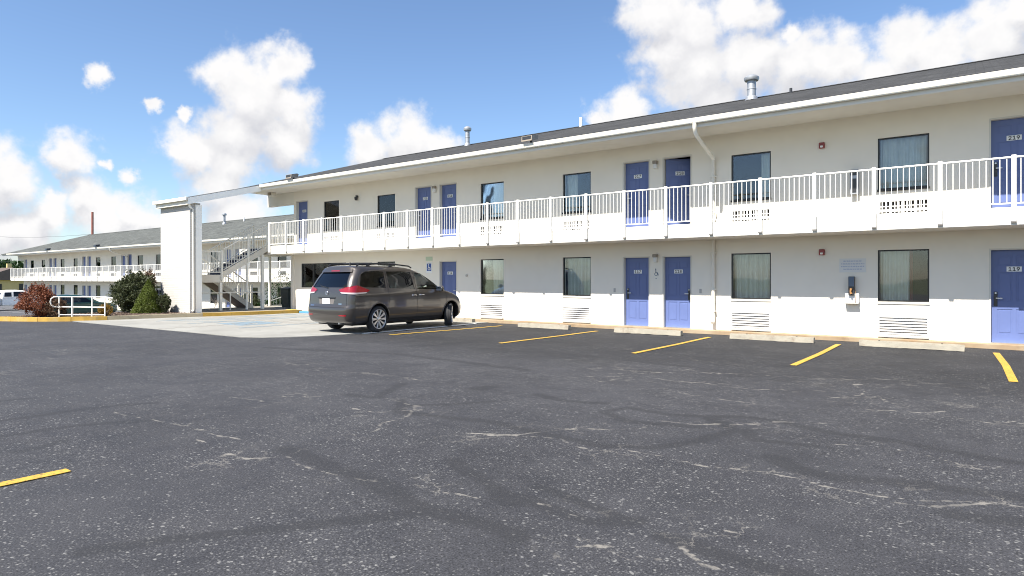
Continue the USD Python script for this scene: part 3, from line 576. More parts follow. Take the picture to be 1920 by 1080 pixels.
def build_wing(t, xa, xb, centres, detail, seed, numbers=None, railing_to=None):
    """the walls, storeys, roof and openings of one wing; xa, xb its ends; centres the middles of the door pairs"""
    r = np.random.default_rng(seed)
    doors, wins = [], []
    for c in centres:
        for s in (-1, 1):
            if xa + 0.3 < c + s * 0.63 < xb - 0.5: doors.append((c + s * 0.63, s))
            if xa + 0.6 < c + s * 2.68 < xb - 0.6: wins.append(c + s * 2.68)
    skip = (lambda x, up: (not up) and detail and (x < -16.4))     # the near ground floor has a wide window here instead of doors
    holes = []
    dw, dh, wz0, wz1, gz0, gz1 = 0.40, 2.03, 0.86, 2.09, 0.06, 0.51
    for up in (0, 1):
        zb = FLOOR2 if up else 0.10
        for x, s in doors:
            if skip(x, up) or (detail and not up and x < -15.9): continue
            holes.append(sbox(x - dw - 0.03, zb - (0.3 if not up else 0.0) * 0, x + dw + 0.03, zb + dh + 0.03))
        for x in wins:
            if detail and not up and x < -22: continue
            zo = zb - (0.0 if not up else 0.18)
            holes.append(sbox(x - 0.515, zo + wz0, x + 0.515, zo + wz1))
            holes.append(sbox(x - 0.50, zb + (gz0 if not up else 0.04), x + 0.50, zb + (gz1 if not up else 0.40)))
    if detail: holes.append(sbox(-24.5, 1.12, -21.4, 2.19))
    wall = Polygon([(xa, 0), (xb, 0), (xb, 5.9), (xa, 5.9)]).difference(unary_union(holes))
    wp = part('front_wall', MB().prism(wall, WALL, WALL + 0.20, 'xz'), 'wall_white', t)
    part('end_wall', MB().box(xa, WALL + 0.2, 0, xa + 0.2, 32.0, 6.0), 'wall_white', t)
    part('end_wall', MB().box(xb - 0.2, WALL + 0.2, 0, xb, 32.0, 6.0), 'wall_white', t)
    part('back_wall', MB().box(xa, 32.0, 0, xb, 32.2, 6.0), 'wall_white', t)
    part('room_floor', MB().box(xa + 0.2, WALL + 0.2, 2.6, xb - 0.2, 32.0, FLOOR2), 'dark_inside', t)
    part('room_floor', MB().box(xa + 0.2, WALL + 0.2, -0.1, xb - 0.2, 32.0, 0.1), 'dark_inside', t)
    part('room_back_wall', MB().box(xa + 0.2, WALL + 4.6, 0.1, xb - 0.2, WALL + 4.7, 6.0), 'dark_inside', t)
    # soffit, fascia, gutter, roof
    ra, rb = xa - 2.0, xb + (1.4 if not detail else 0.0)
    part('soffit', MB().box(ra + 0.05, EAVE + 0.02, SOFFIT, rb, WALL - 0.002, SOFFIT + 0.03), 'soffit_cream', t)
    part('fascia_board', MB().box(ra, EAVE - 0.02, SOFFIT - 0.06, rb, EAVE + 0.018, SOFFIT + 0.15), 'trim_white', t)
    gp = Polygon([(15.945, 5.498), (15.868, 5.498), (15.850, 5.515), (15.838, 5.560), (15.832, 5.628), (15.842, 5.628), (15.850, 5.560), (15.862, 5.520), (15.872, 5.510), (15.945, 5.510)])
    part('gutter', MB().prism(gp, xa - 0.27, rb, 'yz'), 'trim_white', t)
    yr2 = 2 * RIDGE - 15.85
    slab = Polygon([(15.85, roof_z(15.85)), (RIDGE, roof_z(RIDGE)), (yr2, roof_z(15.85)), (yr2, roof_z(15.85) - 0.07), (RIDGE, roof_z(RIDGE) - 0.07), (15.85, roof_z(15.85) - 0.07)])
    sh = 'shingle_dark' if detail else 'shingle_pale'
    rf = part('roof', MB().prism(slab, ra - 0.08, rb + 0.05, 'yz'), sh, t)
    part('ridge_cap', MB().prism(Polygon([(RIDGE - 0.16, roof_z(RIDGE) - 0.03), (RIDGE, roof_z(RIDGE) + 0.035), (RIDGE + 0.16, roof_z(RIDGE) - 0.03), (RIDGE, roof_z(RIDGE) + 0.01)]), ra - 0.08, rb + 0.05, 'yz'), sh, rf)
    for ex in (ra, rb - 0.02):
        if detail and ex > 0: continue
        part('gable_end', MB().prism(Polygon([(EAVE + 0.1, SOFFIT), (2 * RIDGE - EAVE, SOFFIT), (RIDGE, roof_z(RIDGE) - 0.1), (EAVE + 0.1, roof_z(EAVE) - 0.1)]), ex, ex + 0.02, 'yz'), 'trim_white', t)
    part('breezeway_header', MB().box(xa - 2.05, WALL, 4.90, xa - 0.004, WALL + 0.2, SOFFIT - 0.003), 'soffit_cream', t)
    # balcony slab and the railing in front of it
    bs = MB().box(xa - 0.02, FRONT, 2.585, xb, WALL - 0.002, FLOOR2, 0.008)
    bal = part('balcony_slab', bs, 'slab_white', t)
    part('walkway_deck', MB().box(xa - 0.02, FRONT + 0.03, FLOOR2, xb, WALL - 0.002, FLOOR2 + 0.006), 'deck_grey', bal)
    rend = railing_to or xb
    xs = np.arange(xa - 0.0, rend, 1.2225)
    rl = part('top_rail', MB().box(xa, FRONT - 0.042, 3.925, rend, FRONT - 0.004, 3.962, 0.006), 'rail_white', t)
    part('bottom_rail', MB().box(xa, FRONT - 0.038, 3.005, rend, FRONT - 0.008, 3.035), 'rail_white', rl)
    for X in xs:
        part('post', MB().box(X - 0.041, FRONT - 0.064, 2.66, X + 0.041, FRONT - 0.002, 3.985, 0.005), 'rail_white', rl)
        part('post_foot', MB().box(X - 0.045, FRONT - 0.068, 2.63, X + 0.045, FRONT - 0.002, 2.665), 'foot_grey', rl)
    allb = MB()
    for X in xs[:-1] if railing_to else xs:
        for k in range(1, 11):
            bx = X + k * 1.2225 / 11
            if bx > rend: continue
            m = (MB() if detail else allb).box(bx - 0.007, FRONT - 0.030, 3.03, bx + 0.007, FRONT - 0.015, 3.93)
            if detail: part('baluster', m, 'rail_white', rl)
    if not detail: part('baluster', allb, 'rail_white', rl, kind='stuff')
    # openings
    for up in (0, 1):
        zb = FLOOR2 if up else 0.10
        for x, s in doors:
            if skip(x, up) or (detail and not up and x < -15.9): continue
            num = None
            if numbers:
                num = near(numbers, x, up)
            lab = f'blue six-panel door numbered {num}' if num else None
            opened = num == '218'
            yd = WALL + 0.12
            leaf = six_panel_leaf(x - dw, x + dw, zb + 0.012, zb + dh, yd) if detail else MB().box(x - dw, yd, zb, x + dw, yd + 0.05, zb + dh)
            hx = x - s * 0 + (-0.32 if s < 0 else 0.32)
            lv = MB().box(hx - 0.032, yd - 0.014, zb + 0.80, hx + 0.032, yd, zb + 1.12, 0.004).cyl((hx, yd, zb + 0.98), (hx, yd - 0.05, zb + 0.98), 0.018, 10)
            lev = MB().box(min(hx, hx - s * 0.12), yd - 0.062, zb + 0.968, max(hx, hx - s * 0.12), yd - 0.045, zb + 0.99, 0.004).cyl((hx, yd, zb + 1.09), (hx, yd - 0.03, zb + 1.09), 0.018, 10)
            pl = MB().box(x - 0.13, yd - 0.005, zb + 1.56, x + 0.13, yd, zb + 1.67, 0.002)
            tx = text_on_wall(num, 0.080, x, yd - 0.0052, zb + 1.615) if num else None
            def turn(v):
                if not opened: return v
                a = math.radians(28); c = np.array([x - dw, yd + 0.04, 0]); q = np.asarray(v) - c
                return np.stack([q[:, 0] * math.cos(a) - q[:, 1] * math.sin(a), q[:, 0] * math.sin(a) + q[:, 1] * math.cos(a), q[:, 2]], 1) + c
            for mb in (leaf, lv, lev, pl): mb.v = [turn(v) for v in mb.v]
            d = part('door', leaf, 'door_blue', t, (lab + ', standing ajar' if opened else lab) if lab else None)
            fr = MB().box(x - dw - 0.035, WALL - 0.012, zb, x - dw - 0.002, WALL + 0.14, zb + dh + 0.035).box(x + dw + 0.002, WALL - 0.012, zb, x + dw + 0.035, WALL + 0.14, zb + dh + 0.035).box(x - dw - 0.002, WALL - 0.012, zb + dh + 0.002, x + dw + 0.002, WALL + 0.14, zb + dh + 0.035)
            part('door_frame', fr, 'frame_cream', d)
            if detail:
                part('lock_plate', lv, 'black_metal', d); part('handle', lev, 'steel', d)
                part('threshold', MB().box(x - dw, WALL - 0.02, zb + 0.001, x + dw, WALL + 0.18, zb + 0.014), 'steel', d)
                if tx is not None:
                    part('number_plate', pl, 'plate_white', d); part('number', trimesh.Trimesh(turn(tx[0]), tx[1], process=False), 'digit_black', d, f'number {num}')
        for wi, x in enumerate(wins):
            if detail and not up and x < -22: continue
            zo = zb - (0.0 if not up else 0.18); a, b, c, e = x - 0.515, x + 0.515, zo + wz0, zo + wz1
            fw = 0.032
            fr = Polygon([(a, c), (b, c), (b, e), (a, e)], [[(a + fw, c + fw), (b - fw, c + fw), (b - fw, e - fw), (a + fw, e - fw)]])
            w = part('window', MB().prism(fr, WALL + 0.035, WALL + 0.095, 'xz'), 'frame_bronze', t)
            part('pane', MB().box(a + fw, WALL + 0.062, c + fw, b - fw, WALL + 0.068, e - fw), 'pane_glass', w)
            part('sill', MB().prism(Polygon([(WALL - 0.025, c), (WALL + 0.095, c + 0.001), (WALL + 0.095, c - 0.05), (WALL - 0.025, c - 0.05)]), a - 0.01, b + 0.01, 'yz'), 'frame_cream' if not up else 'frame_bronze', w)
            key = (x, up)
            spans = near(CURTAINS, x, up) if detail else None
            if spans is None: spans = [(0.0, 1.0)] if r.random() < 0.55 else [(0.0, r.uniform(0.3, 0.7))]
            for q0, q1 in spans:
                part('curtain', curtain(a + fw + q0 * 0.96, a + fw + q1 * 0.96, c - 0.1, e + 0.05, WALL + 0.24, int(abs(x * 10)) + up), 'curtain_cloth', w)
            if detail and not up and abs(x + 1.37) < 0.1: part('curtain', curtain(a + fw + 0.60, a + fw + 0.66, c - 0.1, e + 0.05, WALL + 0.22, 4), 'curtain_red', w)
            # air conditioner grille below the window
            ga, gb = x - 0.50, x + 0.50; g0, g1 = zb + (gz0 if not up else 0.04), zb + (gz1 if not up else 0.40)
            gf = Polygon([(ga, g0), (gb, g0), (gb, g1), (ga, g1)], [[(ga + .02, g0 + .02), (gb - .02, g0 + .02), (gb - .02, g1 - .02), (ga + .02, g1 - .02)]])
            g = part('vent_grille', MB().prism(gf, WALL - 0.03, WALL + 0.05, 'xz'), 'louver_white', t)
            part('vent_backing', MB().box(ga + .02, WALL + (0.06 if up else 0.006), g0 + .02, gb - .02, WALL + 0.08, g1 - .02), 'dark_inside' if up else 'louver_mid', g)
            if up:
                if detail:
                    for k in range(1, 12):
                        bx = ga + k * (gb - ga) / 12; part('grille_bar', MB().box(bx - (0.012 if k % 3 else 0.03), WALL - 0.02, g0 + .02, bx + (0.012 if k % 3 else 0.03), WALL + 0.02, g1 - .02), 'louver_white', g)
                    for zz in (g0 + 0.11, g0 + 0.135, g0 + 0.23): part('grille_bar', MB().box(ga + .02, WALL - 0.015, zz - 0.01, gb - .02, WALL + 0.015, zz + 0.01), 'louver_white', g)
            else:
                nsl = 6
                for k in range(nsl if detail else 0):
                    zz = g0 + .03 + (k + 0.5) * (g1 - g0 - .06) / nsl
                    part('louver', MB().prism(Polygon([(WALL - 0.032, zz - 0.024), (WALL - 0.026, zz - 0.031), (WALL + 0.02, zz + 0.014), (WALL + 0.012, zz + 0.022)]), ga + .02, gb - .02, 'yz'), 'louver_mid', g)
                part('drip_tray', MB().box(ga - 0.01, WALL - 0.075, g0 - 0.035, gb + 0.01, WALL - 0.003, g0 - 0.004), 'louver_grey', g)
    return doors, wins

CURTAINS = {(-13.7, 0): [(0.36, 1.0)], (-10.2, 0): [(0.0, 1.0)], (-4.8, 0): [(0.0, 1.0)], (-1.4, 0): [(0.0, 0.62)], (-18.9, 0): [(0, 1)],
            (-22.4, 1): [(0.36, 1.0)], (-18.9, 1): [(0, 1)], (-13.7, 1): [(0.36, 1.0)], (-10.2, 1): [(0.0, 0.42)], (-4.8, 1): [(0.72, 1.0)], (-1.4, 1): [(0.0, 1.0)]}
CENTRES = [-25.06, -16.28, -7.52, 1.31]
NUMBERS = {(-24.4, 1): '211', (-16.9, 1): '215', (-15.6, 1): '216', (-8.2, 1): '217', (-6.9, 1): '218', (0.7, 1): '219', (-15.6, 0): '116', (-8.2, 0): '117', (-6.9, 0): '118', (0.7, 0): '119'}
motel = thing('motel_building', 'white two-storey motel wing with blue numbered doors and a railed balcony, nearest', 'building')
build_wing(motel, -25.05, 9.0, CENTRES, True, 3, NUMBERS, railing_to=6.8)
# wide ground-floor window near the end
ww = part('window', MB().prism(Polygon([(-24.5, 1.12), (-21.4, 1.12), (-21.4, 2.19), (-24.5, 2.19)], [[(-24.46, 1.16), (-23.7, 1.16), (-23.7, 2.15), (-24.46, 2.15)][::-1], [(-23.6, 1.16), (-22.5, 1.16), (-22.5, 2.15), (-23.6, 2.15)][::-1], [(-22.42, 1.16), (-21.44, 1.16), (-21.44, 2.15), (-22.42, 2.15)][::-1]]), WALL + 0.03, WALL + 0.1, 'xz'), 'frame_bronze', motel, 'wide three-light window behind the minivan')
for a, b in ((-24.46, -23.7), (-23.6, -22.5), (-22.42, -21.44)):
    part('pane', MB().box(a, WALL + 0.062, 1.16, b, WALL + 0.068, 2.15), 'pane_glass', ww)
part('curtain', curtain(-24.4, -24.1, 1.0, 2.25, WALL + 0.25, 21), 'curtain_cloth', ww)
part('curtain', curtain(-23.5, -22.4, 1.0, 2.25, WALL + 0.25, 22), 'curtain_cloth', ww)
# corner board at the end of the near wing
part('corner_board', MB().box(-25.22, WALL - 0.05, 0.10, -25.055, WALL + 0.12, 2.58, 0.01), 'trim_white', motel)
# downspouts: elbow under the gutter, then down both storeys
dsp = MB().tube([(-5.82, 15.89, 5.50), (-5.82, 15.89, 5.40), (-5.82, 15.92, 5.30), (-5.82, 16.05, 5.20), (-5.82, 17.20, 4.86), (-5.82, 17.31, 4.80), (-5.82, 17.335, 4.68), (-5.82, 17.335, 2.95)], 0.052, 8)
ds = part('downspout', dsp, 'trim_white', motel, smooth=40)
part('lower_downspout', MB().tube([(-5.82, 17.335, 2.58), (-5.82, 17.335, 0.42), (-5.82, 17.31, 0.34), (-5.82, 17.24, 0.30)], 0.05, 8), 'trim_white', ds, smooth=40)
for zz in (4.3, 3.3, 2.2, 1.2, 0.6):
    part('strap', MB().box(-5.885, 17.28, zz, -5.755, 17.397, zz + 0.03), 'trim_white', ds)
# roof vents
roof = stage.GetPrimAtPath('/World/motel_building/roof')
def roof_vent(x, y, h, r, label):
    b = roof_z(y) - 0.05
    v = part('vent_pipe', MB().lathe([(r * 1.5, b), (r * 1.35, b + 0.12), (r * 1.02, b + 0.16), (r, b + 0.18), (r, b + h * .42), (r * 1.08, b + h * .43), (r * 1.08, b + h * .46), (r, b + h * .47), (r, b + h - 0.16), (0.001, b + h - 0.16)], (x, y, 0), 20), 'galvanized', roof, label, smooth=35)
    part('vent_cap', MB().lathe([(r * 0.6, b + h - 0.24), (r * 1.55, b + h - 0.22), (r * 1.72, b + h - 0.17), (r * 1.72, b + h - 0.10), (r * 1.35, b + h - 0.05), (r * 0.7, b + h), (0.001, b + h)], (x, y, 0), 20), 'galvanized', roof, smooth=35)
roof_vent(-20.55, 24.3, 1.0, 0.115, 'slim galvanized vent pipe with a cap')
roof_vent(-6.70, 24.2, 0.95, 0.155, 'stout galvanized vent pipe with a cap')
part('vent_pipe', MB().cyl((-14.2, 24.6, roof_z(24.6) - 0.1), (-14.2, 24.6, roof_z(24.6) + 0.42), 0.07, 12), 'plate_white', roof, 'short white plastic vent pipe', smooth=40)
part('vent_pipe', MB().cyl((-5.4, 24.5, roof_z(24.5) - 0.1), (-5.4, 24.5, roof_z(24.5) + 0.16), 0.05, 12), 'black_metal', roof, 'stubby dark vent pipe', smooth=40)

# roof slope carried down over the stairs to the brick pillar
def ext_z(y): return 5.60 + 0.272 * (y - 15.85)
def slope_board(x0, x1, ya, yb, lo, hi): return MB().prism(Polygon([(ya, ext_z(ya) + lo), (yb, ext_z(yb) + lo), (yb, ext_z(yb) + hi), (ya, ext_z(ya) + hi)]), x0, x1, 'yz')
part('stair_roof', slope_board(-28.0, -25.36, 12.72, 15.849, -0.05, 0.0), 'shingle_dark', motel)
part('rake_board', slope_board(-25.40, -25.34, 12.74, 15.96, -0.27, -0.008), 'trim_bounce_lit', motel)
part('rake_board', slope_board(-28.02, -27.96, 12.74, 16.3, -0.29, -0.052), 'trim_white', motel)
part('stair_soffit', slope_board(-27.955, -25.405, 12.9, 16.0, -0.20, -0.17), 'soffit_cream', motel)
part('brick_pillar', MB().box(-27.95, 12.9, 0.10, -25.50, 13.32, 4.58), 'painted_brick', motel, 'white painted brick wall pillar holding the stair roof')
part('pillar_fascia', MB().box(-28.10, 12.63, 4.63, -25.32, 12.715, 4.765, 0.012).box(-28.02, 12.735, 4.48, -25.405, 12.87, 4.66), 'trim_white', motel)
part('pillar_downspout', MB().tube([(-25.42, 12.80, 4.52), (-25.42, 12.86, 4.40), (-25.445, 13.0, 4.3), (-25.445, 13.02, 0.25), (-25.42, 12.94, 0.18)], 0.045, 8), 'trim_white', motel, smooth=40)
part('pillar_corner_board', MB().box(-25.498, 13.10, 0.10, -25.44, 13.36, 4.5), 'trim_bounce_lit', motel)

# far wing, the same design on the lower lot
far = thing('motel_building', 'distant white two-storey motel wing with a pale shingle roof, beyond the shrubs', 'building', (-62.6, 8.0, -1.30))
build_wing(far, -25.05, 29.4, [-25.06 + 8.74 * k for k in range(7)], False, 8)
froof = stage.GetPrimAtPath('/World/motel_building_001/roof')
for x, h in ((7.5, 1.0), (21.5, 1.0)):
    b = roof_z(23.0)
    part('vent_pipe', MB().lathe([(0.2, b - .1), (0.16, b + 0.1), (0.11, b + 0.15), (0.11, b + h - 0.2), (0.2, b + h - 0.2), (0.2, b + h - 0.08), (0.1, b + h), (0.001, b + h)], (x, 23.0, 0), 12), 'galvanized', froof, smooth=35)
    part('vent_pipe', MB().cyl((x + 2.2, 23.6, b), (x + 2.2, 23.6, b + 0.5), 0.06, 8), 'plate_white', froof)
part('downspout', MB().tube([(1.5, 15.89, 5.50), (1.5, 15.92, 5.30), (1.5, 16.05, 5.20), (1.5, 17.20, 4.86), (1.5, 17.335, 4.68), (1.5, 17.335, 0.2)], 0.055, 8), 'trim_white', far, smooth=40)

# ------------------------------------------------------------------ the stairs beside the near wing
st = thing('staircase', 'cream steel switchback stairs with dark risers between the brick pillar and the motel', 'stairs')
part('upper_deck', MB().box(-28.9, 17.0, 2.62, -25.06, 18.7, FLOOR2, 0.01), 'slab_white', st)
part('landing', MB().box(-28.75, 13.60, 1.34, -26.46, 14.80, 1.68, 0.01), 'stair_cream', st)
def flight(x0, x1, y0, z0, y1, z1, n):
    for k in range(n):
        ya, yb = y0 + (y1 - y0) * k / n, y0 + (y1 - y0) * (k + 1) / n; za = z0 + (z1 - z0) * (k + 1) / n; zc = z0 + (z1 - z0) * k / n
        part('tread', MB().box(x0 + 0.06, min(ya, yb), za - 0.05, x1 - 0.06, max(ya, yb), za), 'stair_cream', st)
        part('riser', MB().box(x0 + 0.06, ya - 0.006, zc, x1 - 0.06, ya + 0.006, za - 0.052), 'riser_dark', st)
    for X in (x0, x1 - 0.06):
        p = Polygon([(y0 - 0.0, z0 - 0.16), (y1, z1 - 0.16), (y1, z1 + 0.12), (y0, z0 + 0.12)]) if y1 > y0 else Polygon([(y1, z1 - 0.16), (y0, z0 - 0.16), (y0, z0 + 0.12), (y1, z1 + 0.12)])
        part('stringer', MB().prism(p, X, X + 0.06, 'yz'), 'stair_cream', st)
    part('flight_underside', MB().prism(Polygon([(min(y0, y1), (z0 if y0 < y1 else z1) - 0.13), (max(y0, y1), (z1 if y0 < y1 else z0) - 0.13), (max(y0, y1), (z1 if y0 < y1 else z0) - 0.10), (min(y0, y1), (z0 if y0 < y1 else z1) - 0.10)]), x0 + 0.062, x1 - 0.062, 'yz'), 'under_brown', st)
flight(-27.55, -26.46, 14.80, 1.68, 17.0, FLOOR2, 7)
flight(-28.75, -27.66, 17.0, 0.13, 14.80, 1.68, 8)
def stair_rail(a, b, posts, nbal, lab=None):
    a, b = np.array(a, float), np.array(b, float)
    r = part('stair_rail', MB().bar(a + [0, 0, 1.0], b + [0, 0, 1.0], 0.045, 0.04), 'rail_cream', st, lab)
    part('bottom_rail', MB().bar(a + [0, 0, 0.10], b + [0, 0, 0.10], 0.03), 'rail_cream', r)
    for k in range(1, nbal):
        p = a + (b - a) * k / nbal
        part('baluster', MB().box(p[0] - .010, p[1] - .010, p[2] + .10, p[0] + .010, p[1] + .010, p[2] + 0.99), 'rail_cream', r)
    for f in posts:
        p = a + (b - a) * f
        part('post', MB().box(p[0] - .04, p[1] - .04, p[2] - .25, p[0] + .04, p[1] + .04, p[2] + 1.06, 0.006), 'rail_cream', r)
stair_rail((-26.44, 13.64, 1.68), (-26.44, 14.76, 1.68), (0, 1), 9)
stair_rail((-26.44, 14.84, 1.80), (-26.44, 16.96, 3.02), (0.55, 1), 17)
stair_rail((-27.60, 14.84, 1.80), (-27.60, 16.96, 3.02), (1,), 17)
stair_rail((-28.7, 13.64, 1.68), (-26.5, 13.64, 1.68), (0,), 18)
stair_rail((-27.64, 14.84, 1.60), (-27.64, 16.9, 0.20), (1,), 16)
stair_rail((-28.74, 14.84, 1.60), (-28.74, 16.9, 0.20), (0, 1), 16)
stair_rail((-25.1, 16.25, 2.95), (-25.1, 17.0, 2.95), (0.0,), 6)
stair_rail((-26.4, 17.04, 2.95), (-25.14, 17.04, 2.95), (0,), 10)
for X, Y, zt, w in ((-26.47, 14.72, 1.34, 0.055), (-26.47, 16.72, 2.62, 0.06), (-26.47, 15.95, 2.2, 0.035), (-28.7, 14.7, 1.34, 0.05), (-28.8, 18.6, 2.62, 0.05)):
    part('support_post', MB().box(X - w, Y - w, 0.13, X + w, Y + w, zt), 'rail_cream', st)
gr = thing('guard_rail', 'low white pipe guard rail on posts between the pillar and the stairs', 'railing', (-26.38, 0, 0))
part('rail', MB().tube([(0, 13.4, 0.90), (0, 16.66, 0.90)], 0.024, 8), 'rail_cream', gr)
for Y in (15.12,): part('post', MB().cyl((0, Y, 0.13), (0, Y, 0.90), 0.026, 8), 'rail_cream', gr)

# pipe handrail on the kerb of the planted island
hr = thing('pipe_handrail', 'white pipe handrail with a rounded end standing at the kerb of the planting bed', 'railing')
P0, P1 = np.array([-26.42, 8.62]), np.array([-25.32, 9.80])
def on(f, z): p = P0 + (P1 - P0) * f; return (p[0] - 0.1, p[1] + 0.05, z)
loop = [on(1.12, 0.80), on(0.95, 0.84), on(0.5, 0.855), on(0.0, 0.865), on(-0.07, 0.85), on(-0.12, 0.79), on(-0.135, 0.68), on(-0.12, 0.57), on(-0.07, 0.51), on(0.0, 0.495), on(0.5, 0.48), on(0.97, 0.465)]
part('rail', MB().tube(loop, 0.024, 8), 'rail_white', hr, smooth=50)
part('rail', MB().tube([on(0.06, 0.215), on(0.95, 0.195)], 0.02, 8), 'rail_white', hr)
for f, w in ((0.04, .026), (0.30, .032), (0.70, .026), (0.96, .026)):
    part('post', MB().cyl(on(f, 0.10), on(f, 0.855), w, 8), 'rail_white', hr)
# ramp railing further down towards the lower lot
rp = thing('ramp_railing', 'white sloping railing with thin bars behind the stairs', 'railing', (-29.4, 19.0, 0))
part('top_rail', MB().bar((0, 0, 0.35), (0.25, 2.6, 1.15), 0.04), 'rail_white', rp); part('bottom_rail', MB().bar((0, 0, 0.12), (0.25, 2.6, 0.2), 0.04), 'rail_white', rp)
for k in range(1, 14):
    q = k / 14; part('bar', MB().box(0.25 * q - .01, 2.6 * q - .01, 0.12 + 0.08 * q, 0.25 * q + .01, 2.6 * q + .01, 0.35 + 0.8 * q), 'rail_white', rp)

# ------------------------------------------------------------------ things on the walls and the roof edge
def wall_lamp(x, z, lab, grp=None):
    t = thing('wall_lamp', lab, 'lamp', (x, WALL, z), 0, grp)
    part('back_plate', MB().box(-0.06, -0.02, -0.12, 0.06, -0.001, 0.12, 0.004), 'frame_cream', t)
    part('hood', MB().box(-0.07, -0.13, 0.03, 0.07, -0.02, 0.12, 0.01), 'lamp_bronze', t)
    part('lens', MB().box(-0.055, -0.11, -0.10, 0.055, -0.02, 0.028, 0.01), 'sign_pale', t)
wall_lamp(-7.52, 4.82, 'bronze lamp on the upper wall beside the door that stands ajar')
wall_lamp(-16.28, 4.84, 'bronze lamp on the upper wall between the farther pair of doors')
wall_lamp(-7.52, 2.10, 'bronze lamp high between the two ground-floor doors')
def alarm(x, z, lab):
    t = thing('fire_alarm', lab, 'fire alarm', (x, WALL, z))
    part('housing', MB().box(-0.065, -0.07, -0.075, 0.065, -0.001, 0.075, 0.012), 'red_box', t)
    part('strobe', MB().box(-0.03, -0.095, -0.055, 0.03, -0.068, -0.01, 0.008), 'plate_white', t)
alarm(-3.10, 4.84, 'red fire alarm box on the upper wall between two windows')
alarm(-3.10, 2.17, 'red fire alarm box on the ground-floor wall above the notice')
t = thing('camera_dome', 'small dark fixture on the upper wall right of the first window', 'wall fixture', (-20.66, WALL, 4.86))
part('bracket', MB().box(-0.03, -0.10, 0.02, 0.03, -0.001, 0.10, 0.005), 'black_metal', t); part('dome', MB().lathe([(0.001, -0.12), (0.05, -0.10), (0.07, -0.03), (0.07, 0.03), (0.001, 0.03)], (0, -0.09, 0), 14), 'black_metal', t, smooth=50)
t = thing('extinguisher_cabinet', 'narrow grey extinguisher cabinet on the upper wall behind the balcony railing', 'cabinet', (-2.37, WALL, 3.85))
part('case', MB().box(-0.09, -0.14, -0.30, 0.09, -0.001, 0.30, 0.01), 'galvanized', t); part('window', MB().box(-0.05, -0.146, -0.26, 0.05, -0.139, 0.08), 'black_metal', t); part('label', MB().box(-0.08, -0.147, 0.16, 0.08, -0.139, 0.27), 'black_metal', t)
t = thing('wall_phone', 'dark wall phone with a blue top on a white shelf board', 'phone', (-2.42, WALL, 1.22))
part('back_board', MB().box(-0.15, -0.09, -0.30, 0.15, -0.001, -0.07, 0.006), 'plate_white', t)
part('shelf', MB().box(-0.155, -0.16, -0.325, 0.145, -0.001, -0.302, 0.004), 'louver_grey', t)
part('phone_body', MB().box(-0.075, -0.15, -0.12, 0.055, -0.002, 0.34, 0.01), 'black_metal', t)
part('blue_panel', MB().box(-0.07, -0.155, 0.10, 0.05, -0.149, 0.33, 0.002), 'blue_grey', t)
part('orange_handset', MB().tube([(-0.005, -0.19, -0.08), (-0.02, -0.20, -0.02), (-0.005, -0.19, 0.05)], [0.03, 0.018, 0.03], 8), 'orange_plastic', t, smooth=50)
part('cord', MB().tube([(0.06, -0.10, 0.05), (0.085, -0.13, -0.05), (0.075, -0.14, -0.2), (0.07, -0.12, -0.30)], 0.006, 6), 'orange_plastic', t)
t = thing('notice_board', 'pale notice with four lines of small blue print on the ground-floor wall', 'sign', (-2.42, WALL, 1.83))
part('board', MB().box(-0.29, -0.012, -0.17, 0.29, -0.001, 0.17, 0.003), 'sign_pale', t)
ln = MB(); r3 = np.random.default_rng(9)
for k, half in enumerate((0.20, 0.25, 0.25, 0.20)):
    xx = -half
    while xx < half:
        w = r3.uniform(0.02, 0.06); zz = 0.105 - k * 0.066
        for q in np.arange(xx, min(xx + w, half), 0.011): ln.box(q, -0.0142, zz - 0.014 * r3.uniform(0.7, 1.3), q + 0.007, -0.0118, zz + 0.014 * r3.uniform(0.7, 1.3))
        xx += w + 0.016
part('print', ln, 'sign_ink', t)
t = thing('accessible_sign', 'blue and white accessible parking sign on the wall left of door 116', 'sign', (-16.60, WALL, 1.93))
part('plate', MB().box(-0.15, -0.010, -0.20, 0.15, -0.001, 0.20, 0.002), 'plate_white', t)
part('blue_field', MB().prism(sbox(-0.11, -0.13, 0.11, 0.15), -0.0125, -0.0095, 'xz'), 'sign_blue', t)
wm = unary_union([Point(0.0, -0.045).buffer(0.058).difference(Point(0.0, -0.045).buffer(0.040)), Point(-0.015, 0.115).buffer(0.02), LineString([(-0.012, 0.085), (-0.008, 0.0), (0.05, 0.0), (0.075, -0.075)]).buffer(0.011)])
part('wheelchair_symbol', MB().prism(wm, -0.0150, -0.0120, 'xz'), 'plate_white', t)
t = thing('small_sign', 'small pale green sign above the blue accessible parking sign', 'sign', (-16.60, WALL, 2.26))
part('plate', MB().box(-0.17, -0.010, -0.075, 0.17, -0.001, 0.075, 0.002), 'sign_green', t)
t = thing('wheelchair_mark', 'tiny grey wheelchair mark on the wall between doors 117 and 118', 'sign', (-7.52, WALL, 1.68))
part('symbol', MB().prism(affinity.scale(wm, 0.9, 0.9, origin=(0, 0)), -0.004, -0.001, 'xz'), 'blue_grey', t)
part('dot', MB().prism(Point(0, -0.17).buffer(0.014), -0.004, -0.001, 'xz'), 'blue_grey', t)
for x, lab in ((-8.86, 'left of door 117'), (-6.20, 'right of door 118')):
    t = thing('door_plate', 'small grey plate on the wall ' + lab, 'plate', (x, WALL, 1.16))
    part('plate', MB().box(-0.035, -0.01, -0.06, 0.035, -0.001, 0.06, 0.003), 'louver_grey', t)
t = thing('wall_bell', 'small round fixture on the ground-floor wall right of door 116', 'wall fixture', (-14.75, WALL, 1.62))
part('cover', MB().lathe([(0.001, -0.04), (0.04, -0.035), (0.05, -0.001), (0.001, -0.001)], (0, 0, 0), 12, 'y'), 'louver_grey', t, smooth=50)
